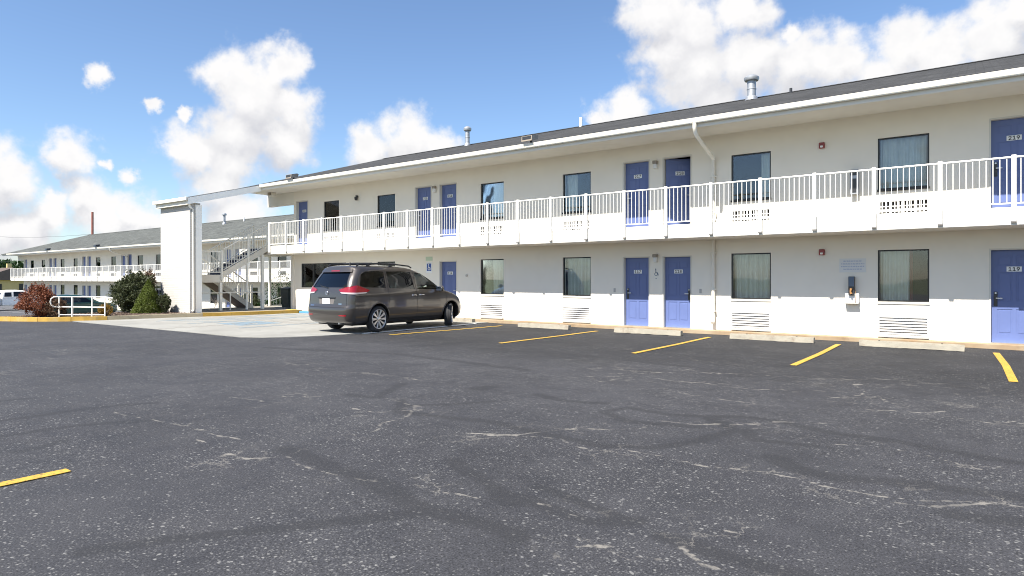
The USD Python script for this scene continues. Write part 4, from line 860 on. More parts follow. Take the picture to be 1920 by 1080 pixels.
t = thing('soffit_lamp', 'square lamp box under the soffit at the left end of the balcony', 'lamp', (-26.0, 16.9, SOFFIT))
part('box', MB().box(-0.16, -0.12, -0.16, 0.16, 0.12, -0.002, 0.01), 'frame_cream', t); part('lens', MB().box(-0.12, -0.135, -0.14, 0.12, -0.119, -0.03, 0.004), 'lamp_bronze', t)
def floodlight(x, lab):
    t = thing('floodlight', lab, 'floodlight', (x, 16.02, 5.66), 0, None)
    part('bracket', MB().bar((0, 0, -0.02), (0, -0.05, 0.14), 0.05), 'black_metal', t)
    h = MB().prism(Polygon([(-0.28, 0.02), (0.05, 0.10), (0.10, 0.22), (0.02, 0.25), (-0.26, 0.18)]), -0.19, 0.19, 'yz')
    hd = part('head', h, 'lamp_bronze', t)
    part('lens', MB().box(-0.16, -0.275, 0.045, 0.16, -0.268, 0.165), 'black_metal', hd)
floodlight(-10.98, 'bronze floodlight on the eave between two roof vents')
floodlight(-23.05, 'bronze floodlight on the eave near the left end of the roof')
for i, x in enumerate((-75.6, -63.8, -50.5)):
    t = thing('floodlight', ('dark floodlight on the far eave nearest its left end', 'dark floodlight on the far eave, middle one', 'dark floodlight on the far eave beside the pillar')[i], 'floodlight', (x, 24.0, 4.36))
    part('head', MB().prism(Polygon([(-0.3, 0.0), (0.05, 0.06), (0.10, 0.26), (-0.26, 0.2)]), -0.22, 0.22, 'yz'), 'black_metal', t); part('bracket', MB().bar((0, 0, -0.05), (0, 0, 0.1), 0.05), 'black_metal', t)

# wheel stops
for i, (a, b, lab) in enumerate(((-11.55, -9.72, 'left of door 117'), (-8.22, -6.27, 'in front of doors 117 and 118'), (-4.98, -3.05, 'below the curtained window right of the downspout'), (-2.11, -0.18, 'below the phone and the right-hand window'), (-15.9, -13.95, 'under the nose of the minivan'))):
    y0 = 16.08 if i < 4 else 16.72
    t = thing('wheel_stop', 'worn concrete wheel stop ' + lab, 'wheel stop', (0, 0, 0), 0, 'concrete wheel stops along the building')
    v = MB().prism(Polygon([(y0, 0), (y0 + 0.19, 0), (y0 + 0.165, 0.125), (y0 + 0.025, 0.125)]), a, b, 'yz').mesh()
    v = v.subdivide_to_size(0.12); w = np.array(v.vertices); w += (meshkit.noise(w * 9 + i) [:, None] - 0.5) * [0.02, 0.016, 0.014]
    part('block', trimesh.Trimesh(w, v.faces, process=False), 'concrete_stop', t)
    for q in (0.2, 0.8): part('pin', MB().cyl((a + (b - a) * q, y0 + 0.095, 0.1), (a + (b - a) * q, y0 + 0.095, 0.137), 0.018, 8), 'black_metal', t)

# ------------------------------------------------------------------ vehicles: a stack of rounded slices
class Car:
    """z, rear y, front y, half width, rear corner radius, front corner radius; x right, y forward, z up"""
    def __init__(s, rows, kr=0.07, kf=0.16, barrel=0.035):
        from scipy.interpolate import PchipInterpolator
        rows = np.array(rows, float); s.z0, s.z1 = rows[0, 0], rows[-1, 0]
        s.f = [PchipInterpolator(rows[:, 0], rows[:, k]) for k in range(1, 6)]; s.kr, s.kf, s.barrel = kr, kf, barrel
    def at(s, z): return [float(f(z)) for f in s.f]
    def ring(s, z, n=44, grow=0.0):
        """right half of the outline from the rear centre to the front centre"""
        yr, yf, w, rr, rf = s.at(z); yr -= grow; yf += grow; w += grow
        L = yf - yr; rr, rf = min(rr, L * .45, w * .98), min(rf, L * .45, w * .98)
        mid = (yr + yf) / 2
        def wid(y): return w * (1 - s.barrel * ((y - mid) / (L / 2)) ** 2)
        pts = []
        a0 = wid(yr + rr) - rr
        for t in np.linspace(0, 1, 9)[:-1]: pts.append((a0 * t, yr))
        for t in np.linspace(-math.pi / 2, 0, 11): pts.append((a0 + rr * math.cos(t), yr + rr + rr * math.sin(t)))
        a1 = wid(yf - rf) - rf
        for y in np.linspace(yr + rr, yf - rf, n)[1:-1]: pts.append((wid(y), y))
        for t in np.linspace(0, math.pi / 2, 13): pts.append((a1 + rf * math.cos(t), yf - rf + rf * math.sin(t)))
        for t in np.linspace(1, 0, 9)[1:]: pts.append((a1 * t, yf))
        p = np.array(pts); q = (p[:, 0] / w) ** 2; u = np.clip((p[:, 1] - yr) / L, 0, 1)
        p[:, 1] += s.kr * q * (1 - u) ** 2 - s.kf * q * u ** 2
        return p
    def solid(s, zs, grow=0.0):
        R = []
        for z in zs:
            p = s.ring(z, grow=grow); full = np.vstack([p, (p * [-1, 1])[-2:0:-1]]); R.append(np.c_[full, np.full(len(full), z)])
        n = len(R[0]); v = np.vstack(R); f = []
        for i in range(len(zs) - 1):
            for k in range(n):
                l = (k + 1) % n; a, b, c, d = i * n + k, i * n + l, (i + 1) * n + l, (i + 1) * n + k; f += [(a, b, c), (a, c, d)]
        c0, c1 = len(v), len(v) + 1; v = np.vstack([v, R[0].mean(0), R[-1].mean(0)]); m = (len(zs) - 1) * n
        for k in range(n):
            l = (k + 1) % n; f += [(c0, l, k), (c1, m + k, m + l)]
        return v, np.array(f)
    def manifold(s, zs, grow=0.0):
        v, f = s.solid(zs, grow); return manifold3d.Manifold(manifold3d.Mesh(v.astype(np.float32), f.astype(np.uint32)))
    def side_x(s, y, z):
        p = s.ring(z, 80); k = int(np.argmax(p[:, 0])); lo = np.where((p[:, 1] > s.at(z)[0] - 1))[0]
        a = p[8:-8]; o = np.argsort(a[:, 1]); return float(np.interp(y, a[o, 1], a[o, 0]))
    def end_y(s, x, z, front):
        p = s.ring(z, 44); h = p[-22:] if front else p[:20]; o = np.argsort(h[:, 0]); return float(np.interp(abs(x), h[o, 0], h[o, 1]))
    def arc(s, d, z):
        p = s.ring(z, 80); L = np.r_[0, np.cumsum(np.hypot(*np.diff(p, axis=0).T))]; return float(np.interp(d, L, p[:, 0])), float(np.interp(d, L, p[:, 1]))
    def patch(s, poly, how, off=0.005, step=0.04, mirror=False, thick=0.0):
        """a polygon drawn on the body: how = side (y, z), rear or front (x, z), arc (length from the rear centre, z)"""
        poly = Polygon(poly) if not hasattr(poly, 'exterior') else poly
        b = np.array(poly.exterior.coords); pts = []
        for p, q in zip(b[:-1], b[1:]):
            m = max(1, int(np.hypot(*(q - p)) / step)); pts += [p + (q - p) * k / m for k in range(m)]
        x0, y0, x1, y1 = poly.bounds; inner = poly.buffer(-step * 0.5)
        pts += [np.array((u, w)) for u in np.arange(x0, x1, step) for w in np.arange(y0, y1, step) if inner.contains(Point(u, w))]
        pts = np.array(pts); tri = Delaunay(pts).simplices
        big = poly.buffer(1e-6); tri = np.array([t for t in tri if big.contains(Point(pts[t].mean(0)))])
        V = []
        for u, z in pts:
            if how == 'side': V.append((s.side_x(u, z) + off, u, z))
            elif how == 'rear': V.append((u, s.end_y(u, z, False) - off, z))
            elif how == 'front': V.append((u, s.end_y(u, z, True) + off, z))
            else:
                x, y = s.arc(u, z); e = 0.02; x2, y2 = s.arc(u + e, z); tx, ty = x2 - x, y2 - y; l = math.hypot(tx, ty) or 1
                V.append((x + ty / l * off, y - tx / l * off, z))
        V = np.array(V)
        a, b_, c = V[tri[:, 0]], V[tri[:, 1]], V[tri[:, 2]]; nrm = np.cross(b_ - a, c - a)
        outw = {'side': (1, 0, 0), 'rear': (0, -1, 0), 'front': (0, 1, 0.4), 'arc': (0.7, -0.7, 0)}[how]
        flip = nrm @ np.array(outw, float) < 0; tri[flip] = tri[flip][:, ::-1]
        if mirror: V = V * [-1, 1, 1]; tri = tri[:, ::-1]
        return trimesh.Trimesh(V, tri, process=False)

def wheel(parent, x, y, R, w, rim_r, steer=0.0, right=True, spokes=12, detail=True):
    """a tyre with a spoked alloy rim; its outer face looks along +x when right"""
    s = 1 if right else -1; a = math.radians(steer)
    def place(mb):
        m = mb.mesh(); v = np.array(m.vertices) * [s, 1, 1]; f = np.array(m.faces)[:, ::-1] if s < 0 else np.array(m.faces)
        v = np.stack([v[:, 0] * math.cos(a) - v[:, 1] * math.sin(a), v[:, 0] * math.sin(a) + v[:, 1] * math.cos(a), v[:, 2]], 1) + [x, y, R]
        return trimesh.Trimesh(v, f, process=False)
    h = w / 2
    prof = [(rim_r - 0.02, -h + 0.02), (rim_r + 0.01, -h), (R - 0.04, -h - 0.004), (R - 0.012, -h + 0.015), (R, -h + 0.04), (R, -0.03), (R - 0.008, -0.025), (R - 0.008, -0.018), (R, -0.012), (R, 0.012), (R - 0.008, 0.018), (R - 0.008, 0.025), (R, 0.03), (R, h - 0.04), (R - 0.012, h - 0.015), (R - 0.04, h + 0.004), (rim_r + 0.01, h), (rim_r - 0.02, h - 0.02)]
    t = part('wheel', place(MB().lathe([(r, z) for r, z in prof], (0, 0, 0), 36, 'x')), 'tyre', parent, smooth=40)
    part('rim', place(MB().lathe([(rim_r + 0.006, h - 0.012), (rim_r - 0.004, h + 0.002), (rim_r - 0.022, h - 0.006), (rim_r - 0.03, h - 0.05), (rim_r - 0.03, -h + 0.03)], (0, 0, 0), 32, 'x')), 'alloy', t, smooth=40)
    part('brake_disc', place(MB().lathe([(rim_r - 0.03, h - 0.06), (0.001, h - 0.06), (0.001, h - 0.075), (rim_r - 0.03, h - 0.075)], (0, 0, 0), 24, 'x')), 'seam_black', t)
    sp = MB()
    for k in range(spokes):
        for d in ((-0.09, 0.09) if detail else (0,)):
            b = 2 * math.pi * k / spokes; c = b + d * 0.9
            sp.bar((h - 0.028, 0.05 * math.cos(b), 0.05 * math.sin(b)), (h - 0.008, (rim_r - 0.018) * math.cos(c), (rim_r - 0.018) * math.sin(c)), 0.026, 0.024)
    part('spokes', place(sp), 'alloy', t); part('hub_cap', place(MB().lathe([(0.055, h - 0.05), (0.055, h - 0.012), (0.04, h - 0.002), (0.001, h)], (0, 0, 0), 16, 'x')), 'alloy', t, smooth=40)
    return t

def cut_body(car, zs, zin, wheels, R, side_windows, rear=None, front=None, bed=None):
    body = car.manifold(zs)
    body = body - car.manifold(zin, -0.045)
    for y in wheels:
        cyl = manifold3d.Manifold.cylinder(2.4, R, R, 48, True).rotate([0, 90, 0]).translate([0, y, R * 0.93])
        mask = manifold3d.Manifold.cube([0.9, 3, 2], True)
        for sx in (-1, 1): body = body - (cyl ^ mask.translate([sx * 1.03, y, 0.5]))
    for p in side_windows:
        cs = manifold3d.CrossSection([np.array(p, float)]); 
        if cs.area() < 0: cs = manifold3d.CrossSection([np.array(p, float)[::-1]])
        body = body - manifold3d.Manifold.extrude(cs, 3.0).translate([0, 0, -1.5]).transform(np.array([[0, 0, 1, 0], [1, 0, 0, 0], [0, 1, 0, 0]], float))
    for p, y0, y1 in [(rear and rear, -3, 0.1), (front and front, 0, 6)]:
        if not p: continue
        q, ya, yb = p; cs = manifold3d.CrossSection([np.array(q, float)])
        if cs.area() < 0: cs = manifold3d.CrossSection([np.array(q, float)[::-1]])
        body = body - manifold3d.Manifold.extrude(cs, yb - ya).transform(np.array([[1, 0, 0, 0], [0, 0, -1, yb], [0, 1, 0, 0]], float))
    return body

# --- the minivan
VAN = Car([(0.24, -0.93, 3.72, 0.84, .16, .30), (0.30, -1.04, 3.86, 0.92, .20, .42), (0.42, -1.09, 3.95, 0.965, .24, .50), (0.56, -1.10, 3.97, 0.985, .24, .55), (0.66, -1.085, 3.95, 0.99, .22, .55), (0.70, -1.055, 3.92, 0.988, .20, .54), (0.80, -1.04, 3.84, 0.985, .18, .52), (0.90, -1.03, 3.68, 0.98, .17, .5),
           (0.98, -1.02, 3.46, 0.97, .17, .5), (1.04, -1.01, 3.22, 0.955, .17, .48), (1.09, -0.995, 2.98, 0.94, .17, .42), (1.16, -0.97, 2.82, 0.92, .17, .36), (1.30, -0.90, 2.57, 0.875, .17, .30), (1.45, -0.80, 2.28, 0.83, .17, .28), (1.56, -0.71, 2.04, 0.79, .17, .28), (1.63, -0.66, 1.85, 0.755, .18, .30),
           (1.68, -0.645, 1.64, 0.70, .22, .32), (1.715, -0.58, 1.36, 0.62, .26, .36), (1.735, -0.44, 1.08, 0.52, .3, .36), (1.745, -0.25, 0.8, 0.38, .3, .3)])
VZ = np.unique(np.r_[np.linspace(0.24, 0.95, 22), np.linspace(0.95, 1.12, 12), np.linspace(1.12, 1.6, 20), np.linspace(1.6, 1.745, 18)])
quarter = [(-0.62, 1.19), (-0.40, 1.165), (0.31, 1.14), (0.33, 1.565), (0.1, 1.585), (-0.34, 1.57), (-0.50, 1.50)]
sliding = [(0.43, 1.135), (1.45, 1.105), (1.40, 1.565), (1.0, 1.585), (0.43, 1.575)]
fdoor = [(1.58, 1.10), (2.60, 1.085), (2.59, 1.13), (2.18, 1.375), (1.86, 1.53), (1.54, 1.56)]
rearw = [(-0.72, 1.16), (0.72, 1.16), (0.66, 1.30), (0.585, 1.54), (-0.585, 1.54), (-0.66, 1.30)]
wind = [(-0.66, 1.12), (0.66, 1.12), (0.57, 1.52), (-0.57, 1.52)]
van = thing('minivan', 'dark grey minivan parked nose-in at the building on the pale concrete pad', 'minivan', (-14.45, 12.1, 0.012), -1.1)
UsdGeom.Xformable(van).AddScaleOp().Set(Gf.Vec3f(1.035, 0.975, 1.08))
vb = cut_body(VAN, VZ, np.linspace(0.62, 1.66, 24), (0.0, 3.03), 0.385, [quarter, sliding, fdoor], (rearw, -2, 0.0), (wind, 1.3, 4.5))
part('body', vb, 'paint_grey', van, smooth=32)
for nm, p, how, mt in (('quarter_window', quarter, 'side', 'car_tint'), ('sliding_door_window', sliding, 'side', 'car_tint'), ('front_door_window', fdoor, 'side', 'car_glass')):
    for mir in (False, True): part(nm, VAN.patch(p, how, -0.012, mirror=mir), mt, van, smooth=True)
part('rear_window', VAN.patch(rearw, 'rear', -0.012), 'car_tint', van, smooth=True)
part('windscreen', VAN.patch(wind, 'front', -0.012), 'car_glass', van, smooth=True)
def rect(y0, z0, y1, z1): return [(y0, z0), (y1, z0), (y1, z1), (y0, z1)]
for mir in (False, True):
    # tail light wrapping the corner
    tl = [(0.46, 1.10), (0.60, 1.15), (0.86, 1.20), (1.00, 1.215), (1.10, 1.19), (1.48, 1.09), (1.42, 1.045), (1.02, 1.03), (0.56, 1.045)]
    k = part('tail_light', VAN.patch(tl, 'arc', 0.014, 0.03, mirror=mir), 'lamp_red', van, smooth=True)
    part('clear_strip', VAN.patch([(0.53, 1.045), (1.02, 1.032), (1.40, 1.045), (1.36, 1.015), (1.02, 0.99), (0.60, 1.01)], 'arc', 0.018, 0.03, mirror=mir), 'lamp_clear', k, smooth=True)
    part('reflector', VAN.patch([(0.55, 0.475), (0.82, 0.48), (0.80, 0.44), (0.57, 0.445)], 'arc', 0.006, mirror=mir), 'lamp_red', van)
    # door gaps, slide rail, handles, mouldings
    g = MB()
    for y, za, zb in ((0.38, 0.75, 1.59), (1.50, 0.34, 1.58)): g.tm(VAN.patch(rect(y - 0.006, za, y + 0.006, zb), 'side', 0.003, 0.03, mir))
    g.tm(VAN.patch([(2.86, 0.40), (2.872, 0.40), (2.80, 1.0), (2.788, 1.0)], 'side', 0.003, 0.03, mir)); g.tm(VAN.patch(rect(0.45, 0.335, 2.86, 0.347), 'side', 0.003, 0.05, mir)); g.tm(VAN.patch(rect(-0.70, 0.93, 0.38, 0.941), 'side', 0.003, 0.05, mir))
    part('door_gaps', g, 'seam_black', van)
    part('side_sill', VAN.patch([(0.43, 0.262), (2.62, 0.262), (2.62, 0.33), (0.43, 0.33)], 'side', 0.016, 0.05, mir), 'paint_grey', van, smooth=True)
    for y in (1.38, 1.70):
        x = VAN.side_x(y, 0.93) * (-1 if mir else 1); sx = -1 if mir else 1
        part('door_handle', MB().tube([(x, y - 0.09, 0.93), (x + sx * 0.03, y - 0.07, 0.935), (x + sx * 0.034, y, 0.938), (x + sx * 0.03, y + 0.07, 0.935), (x, y + 0.09, 0.93)], 0.014, 8), 'chrome', van, smooth=True)
    sx = -1 if mir else 1
    mm = trimesh.creation.icosphere(2); mm.apply_scale([0.13, 0.085, 0.085]); mm.apply_translation([sx * 1.07, 2.42, 1.10])
    mi = part('wing_mirror', mm, 'paint_grey', van, smooth=True)
    part('mirror_arm', MB().bar((sx * 0.90, 2.46, 1.04), (sx * 1.02, 2.44, 1.07), 0.05), 'trim_black', mi)
    part('mirror_glass', MB().box(sx * 1.07 - 0.10, 2.335, 1.045, sx * 1.07 + 0.10, 2.345, 1.155, 0.004), 'chrome', mi)
    # roof rails
    rr = part('roof_rail', MB().tube([(sx * 0.60, -0.50, 1.71), (sx * 0.615, -0.40, 1.765), (sx * 0.63, 0.3, 1.785), (sx * 0.63, 0.9, 1.775), (sx * 0.61, 1.5, 1.735), (sx * 0.60, 1.62, 1.69)], 0.020, 8), 'trim_black', van, smooth=50)
    for y in (-0.1, 0.75): part('rail_foot', MB().box(sx * 0.62 - 0.02, y - 0.05, 1.70, sx * 0.62 + 0.02, y + 0.05, 1.78), 'trim_black', rr)
    # wheel arch lip
    for y in (0.0, 3.03):
        arc = [(VAN.side_x(y + 0.395 * math.cos(a), 0.358 + 0.395 * math.sin(a)) * sx, y + 0.395 * math.cos(a), 0.358 + 0.395 * math.sin(a)) for a in np.linspace(-0.15, math.pi + 0.15, 24)]
        part('wheel_arch', MB().tube(arc, 0.016, 6), 'paint_grey', van, smooth=True)
for y in (0.05, 0.95): part('crossbar', MB().tube([(-0.62, y, 1.79), (0, y, 1.80), (0.62, y, 1.79)], 0.018, 8), 'trim_black', van, smooth=True)
part('spoiler', VAN.patch([(-0.66, 1.555), (0.66, 1.555), (0.60, 1.665), (-0.60, 1.665)], 'rear', 0.035, 0.05), 'paint_grey', van, smooth=True)
part('brake_lamp', VAN.patch([(-0.18, 1.575), (0.18, 1.575), (0.18, 1.60), (-0.18, 1.60)], 'rear', 0.041), 'lamp_red', van)
gp = MB()
for q in (rect(-0.74, 0.655, 0.74, 0.667), [(-0.80, 0.66), (-0.788, 0.66), (-0.76, 1.12), (-0.772, 1.12)], [(0.80, 0.66), (0.788, 0.66), (0.76, 1.12), (0.772, 1.12)]): gp.tm(VAN.patch(q, 'rear', 0.003, 0.04))
part('tailgate_gaps', gp, 'seam_black', van)
part('plate_recess', VAN.patch([(-0.30, 0.74), (0.30, 0.74), (0.34, 0.90), (-0.34, 0.90)], 'rear', 0.002, 0.04), 'seat_grey', van, smooth=True)
part('tailgate_garnish', VAN.patch(rect(-0.36, 0.885, 0.36, 0.915), 'rear', 0.02, 0.04), 'trim_black', van, smooth=True)
ye = VAN.end_y(0, 0.82, False)
part('number_plate', MB().box(-0.155, ye - 0.016, 0.74, 0.155, ye - 0.006, 0.88, 0.003), 'plate_white', van)
ye = VAN.end_y(0, 1.02, False); em = MB()
for rx, rz, cz in ((0.062, 0.042, 0.0), (0.02, 0.040, 0.0), (0.045, 0.016, 0.018)):
    em.tube([(rx * math.cos(a), ye - 0.014, 1.02 + cz + rz * math.sin(a)) for a in np.linspace(0, 2 * math.pi, 25)], 0.006, 6, False)
part('emblem', em, 'chrome', van, smooth=True)
part('badge', VAN.patch(rect(0.50, 0.74, 0.62, 0.755), 'rear', 0.006, 0.02), 'chrome', van); part('badge', VAN.patch(rect(-0.70, 0.69, -0.54, 0.705), 'rear', 0.006, 0.02), 'chrome', van)
part('rear_wiper', MB().bar((0, VAN.end_y(0, 1.15, False) - 0.02, 1.15), (-0.36, VAN.end_y(0.36, 1.22, False) - 0.02, 1.20), 0.018), 'trim_black', van)
part('exhaust', MB().cyl((0.45, -0.98, 0.26), (0.45, -0.6, 0.26), 0.03, 10), 'steel', van)
part('underbody', MB().box(-0.72, -0.75, 0.19, 0.72, 3.5, 0.25), 'seam_black', van)
part('aerial', MB().lathe([(0.03, 1.74), (0.022, 1.80), (0.004, 1.83)], (0.1, -0.3, 0), 8), 'trim_black', van)
for i, (y, xx) in enumerate(((1.75, -.4), (1.75, .4), (0.75, -.4), (0.75, .4), (-0.05, 0.0))):
    wdt = 0.24 if i < 4 else 0.62
    sm = MB().box(xx - wdt, y - 0.25, 0.62, xx + wdt, y + 0.25, 0.82, 0.04).box(xx - wdt, y - 0.34, 0.75, xx + wdt, y - 0.22, 1.28, 0.04)
    if i < 4: sm.box(xx - 0.12, y - 0.35, 1.29, xx + 0.12, y - 0.27, 1.46, 0.03)
    part('seat', sm, 'seat_grey', van)
part('dashboard', MB().box(-0.72, 2.42, 0.75, 0.72, 2.9, 1.02, 0.05), 'seat_grey', van)
for y, stv in ((0.0, 0), (3.03, 36)):
    for rt in (True, False): wheel(van, 0.865 if rt else -0.865, y, 0.340, 0.225, 0.258, stv, rt, 10)

# --- vehicles on the lower lot
GREEN = Car([(0.22, -0.8, 3.4, 0.80, .15, .3), (0.32, -0.98, 3.62, 0.86, .2, .42), (0.5, -1.02, 3.70, 0.89, .22, .5), (0.7, -1.02, 3.64, 0.90, .2, .5), (0.84, -0.98, 3.40, 0.89, .18, .5), (0.92, -0.95, 3.0, 0.88, .18, .45), (0.98, -0.9, 2.55, 0.86, .18, .4), (1.1, -0.82, 2.30, 0.81, .18, .3), (1.3, -0.66, 1.92, 0.72, .2, .28), (1.42, -0.5, 1.6, 0.65, .24, .3), (1.47, -0.25, 1.25, 0.54, .3, .3), (1.49, 0.0, 0.9, 0.36, .3, .3)])
TRUCKC = Car([(0.42, -0.2, 3.9, 0.84, .1, .3), (0.5, -0.25, 4.0, 0.93, .12, .3), (0.8, -0.25, 4.02, 0.95, .1, .3), (1.0, -0.25, 3.95, 0.95, .1, .3), (1.12, -0.25, 3.7, 0.94, .1, .3), (1.18, -0.25, 2.55, 0.93, .1, .3), (1.3, -0.22, 2.4, 0.90, .1, .25), (1.55, -0.15, 2.0, 0.84, .12, .22), (1.74, -0.05, 1.65, 0.76, .15, .2), (1.80, 0.1, 1.4, 0.62, .2, .25), (1.82, 0.35, 1.1, 0.4, .3, .3)])
def far_car(lab, car, zs, paint, x, y, rz, windows, rearw_, wind_, wheels, R, cat='car', bed=False, scale=None):
    t = thing('parked_' + ('pickup' if cat == 'pickup truck' else 'car'), lab, cat, (x, y, -1.305), rz)
    if scale: UsdGeom.Xformable(t).AddScaleOp().Set(Gf.Vec3f(*scale))
    part('body', cut_body(car, zs, np.linspace(zs[0] + 0.3, zs[-1] - 0.08, 14), wheels, R + 0.05, windows, (rearw_, -2, 0.3), (wind_, 1.0, 5)), paint, t, smooth=32)
    for p in windows:
        for mir in (False, True): part('side_window', car.patch(p, 'side', -0.012, 0.08, mirror=mir), 'car_tint', t, smooth=True)
    part('rear_window', car.patch(rearw_, 'rear', -0.012, 0.08), 'car_tint', t, smooth=True); part('windscreen', car.patch(wind_, 'front', -0.012, 0.08), 'car_tint', t, smooth=True)
    for mir in (False, True):
        if cat == 'car': part('tail_light', car.patch([(0.55, 0.72), (0.85, 0.76), (1.0, 0.76), (1.0, 0.90), (0.6, 0.88)], 'arc', 0.01, 0.05, mirror=mir), 'lamp_red', t)
        sx = -1 if mir else 1
        part('headlight', car.patch([(sx * 0.5, 0.62), (sx * 0.78, 0.63), (sx * 0.76, 0.74), (sx * 0.5, 0.72)], 'front', 0.01, 0.05), 'lamp_clear', t)
        part('wing_mirror', MB().box(sx * 0.95 - 0.1, windows[-1][1][0] - 0.15, 0.98, sx * 0.95 + 0.1, windows[-1][1][0] - 0.03, 1.12, 0.03), paint, t)
    for w in wheels:
        for rt in (True, False): wheel(t, 0.80 * (1 if rt else -1), w, R, 0.2, R - 0.10, 0, rt, 7, False)
    return t
far_car('dark green parked car seen through the white pipe handrail', GREEN, np.linspace(0.22, 1.49, 40), 'paint_green', -53.4, 17.4, 0,
        [[(-0.45, 1.0), (0.62, 0.98), (0.62, 1.34), (-0.1, 1.33)], [(0.72, 0.98), (1.95, 0.97), (1.55, 1.25), (1.25, 1.35), (0.72, 1.36)]], [(-0.6, 1.02), (0.6, 1.02), (0.5, 1.32), (-0.5, 1.32)], [(-0.6, 1.03), (0.6, 1.03), (0.52, 1.33), (-0.52, 1.33)], (0.0, 2.7), 0.31, scale=(1.0, 1.06, 1.12))
tk = far_car('white pickup truck parked at the left edge behind the rust-red bush', TRUCKC, np.linspace(0.42, 1.82, 40), 'paint_white', -70.0, 18.6, 0,
        [[(0.0, 1.22), (0.55, 1.22), (0.55, 1.62), (0.06, 1.6)], [(0.68, 1.22), (1.95, 1.22), (1.6, 1.60), (1.4, 1.66), (0.68, 1.66)]], [(-0.6, 1.25), (0.6, 1.25), (0.52, 1.6), (-0.52, 1.6)], [(-0.6, 1.27), (0.6, 1.27), (0.55, 1.62), (-0.55, 1.62)], (-1.1, 3.05), 0.37, 'pickup truck')
part('bed', MB().prism(sbox(-0.93, -2.3, 0.93, -0.27).difference(sbox(-0.85, -2.22, 0.85, -0.30)), 0.5, 1.18, 'xy').box(-0.85, -2.22, 0.6, 0.85, -0.30, 0.65), 'paint_white', tk)
part('bumper', MB().box(-0.9, -2.45, 0.45, 0.9, -2.31, 0.65, 0.03), 'chrome', tk)

# ------------------------------------------------------------------ rubbish bin
tb = thing('wheeled_bin', 'dark green rubbish bin at the corner of the motel behind the kerb', 'bin', (-25.85, 17.75, 0.13))
part('body', MB().tm(trimesh.convex.convex_hull(np.array([(sx * .25, sy * .25, 0.04) for sx in (-1, 1) for sy in (-1, 1)] + [(sx * .30, sy * .31, 0.90) for sx in (-1, 1) for sy in (-1, 1)]))), 'bin_green', tb)
part('lid', MB().tm(trimesh.convex.convex_hull(np.array([(sx * .32, sy * .33, z_) for sx in (-1, 1) for sy in (-1, 1) for z_ in (0.905, 0.93)] + [(sx * .26, 0.1 + sy * .15, 0.99) for sx in (-1, 1) for sy in (-1, 1)]))), 'bin_green', tb)
part('handle', MB().tube([(-0.22, 0.36, 0.9), (0.22, 0.36, 0.9)], 0.016, 8), 'black_metal', tb)
for sx in (-1, 1): part('wheel', MB().lathe([(0.001, -0.03), (0.10, -0.03), (0.10, 0.03), (0.001, 0.03)], (sx * 0.29, 0.27, 0.10), 16, 'x'), 'tyre', tb)

# ------------------------------------------------------------------ plants
def leaves(pts, nrm, size, r, asp=0.55, jit=0.8):
    """one bent leaf of two triangles at each point"""
    n = len(pts); a = r.normal(size=(n, 3)); d = nrm * (1 - jit) + a * jit; d /= np.linalg.norm(d, axis=1, keepdims=True)
    u = np.cross(d, r.normal(size=(n, 3))); u /= np.linalg.norm(u, axis=1, keepdims=True); w = np.cross(d, u)
    s = (size * r.uniform(0.6, 1.3, n))[:, None]
    v = np.stack([pts - u * s, pts + w * s * asp + d * s * 0.15, pts + u * s, pts - w * s * asp + d * s * 0.15], 1).reshape(-1, 3)
    k = np.arange(n) * 4; f = np.vstack([np.stack([k, k + 1, k + 2], 1), np.stack([k, k + 2, k + 3], 1)])
    return trimesh.Trimesh(v, f, process=False)

def blob_points(n, shape, r, hollow=0.55, clumps=40, spread=0.35, noise_amp=0.18):
    """points in clumps spread through a volume; shape(dirs, u) gives the surface radius profile"""
    c = r.normal(size=(clumps, 3)); c /= np.linalg.norm(c, axis=1, keepdims=True); c *= r.uniform(hollow, 1, clumps)[:, None] ** 0.6
    k = r.integers(0, clumps, n); p = c[k] + r.normal(size=(n, 3)) * spread * r.uniform(0.5, 1.2, clumps)[k][:, None]
    l = np.linalg.norm(p, axis=1, keepdims=True); lim = 1 + noise_amp * (meshkit.noise(p / l * 3.1 + 7) - 0.5)[:, None] * 2
    p = np.where(l > lim, p / l * lim * r.uniform(0.9, 1.03, (n, 1)), p)
    return p, p / np.maximum(np.linalg.norm(p, axis=1, keepdims=True), 1e-6)

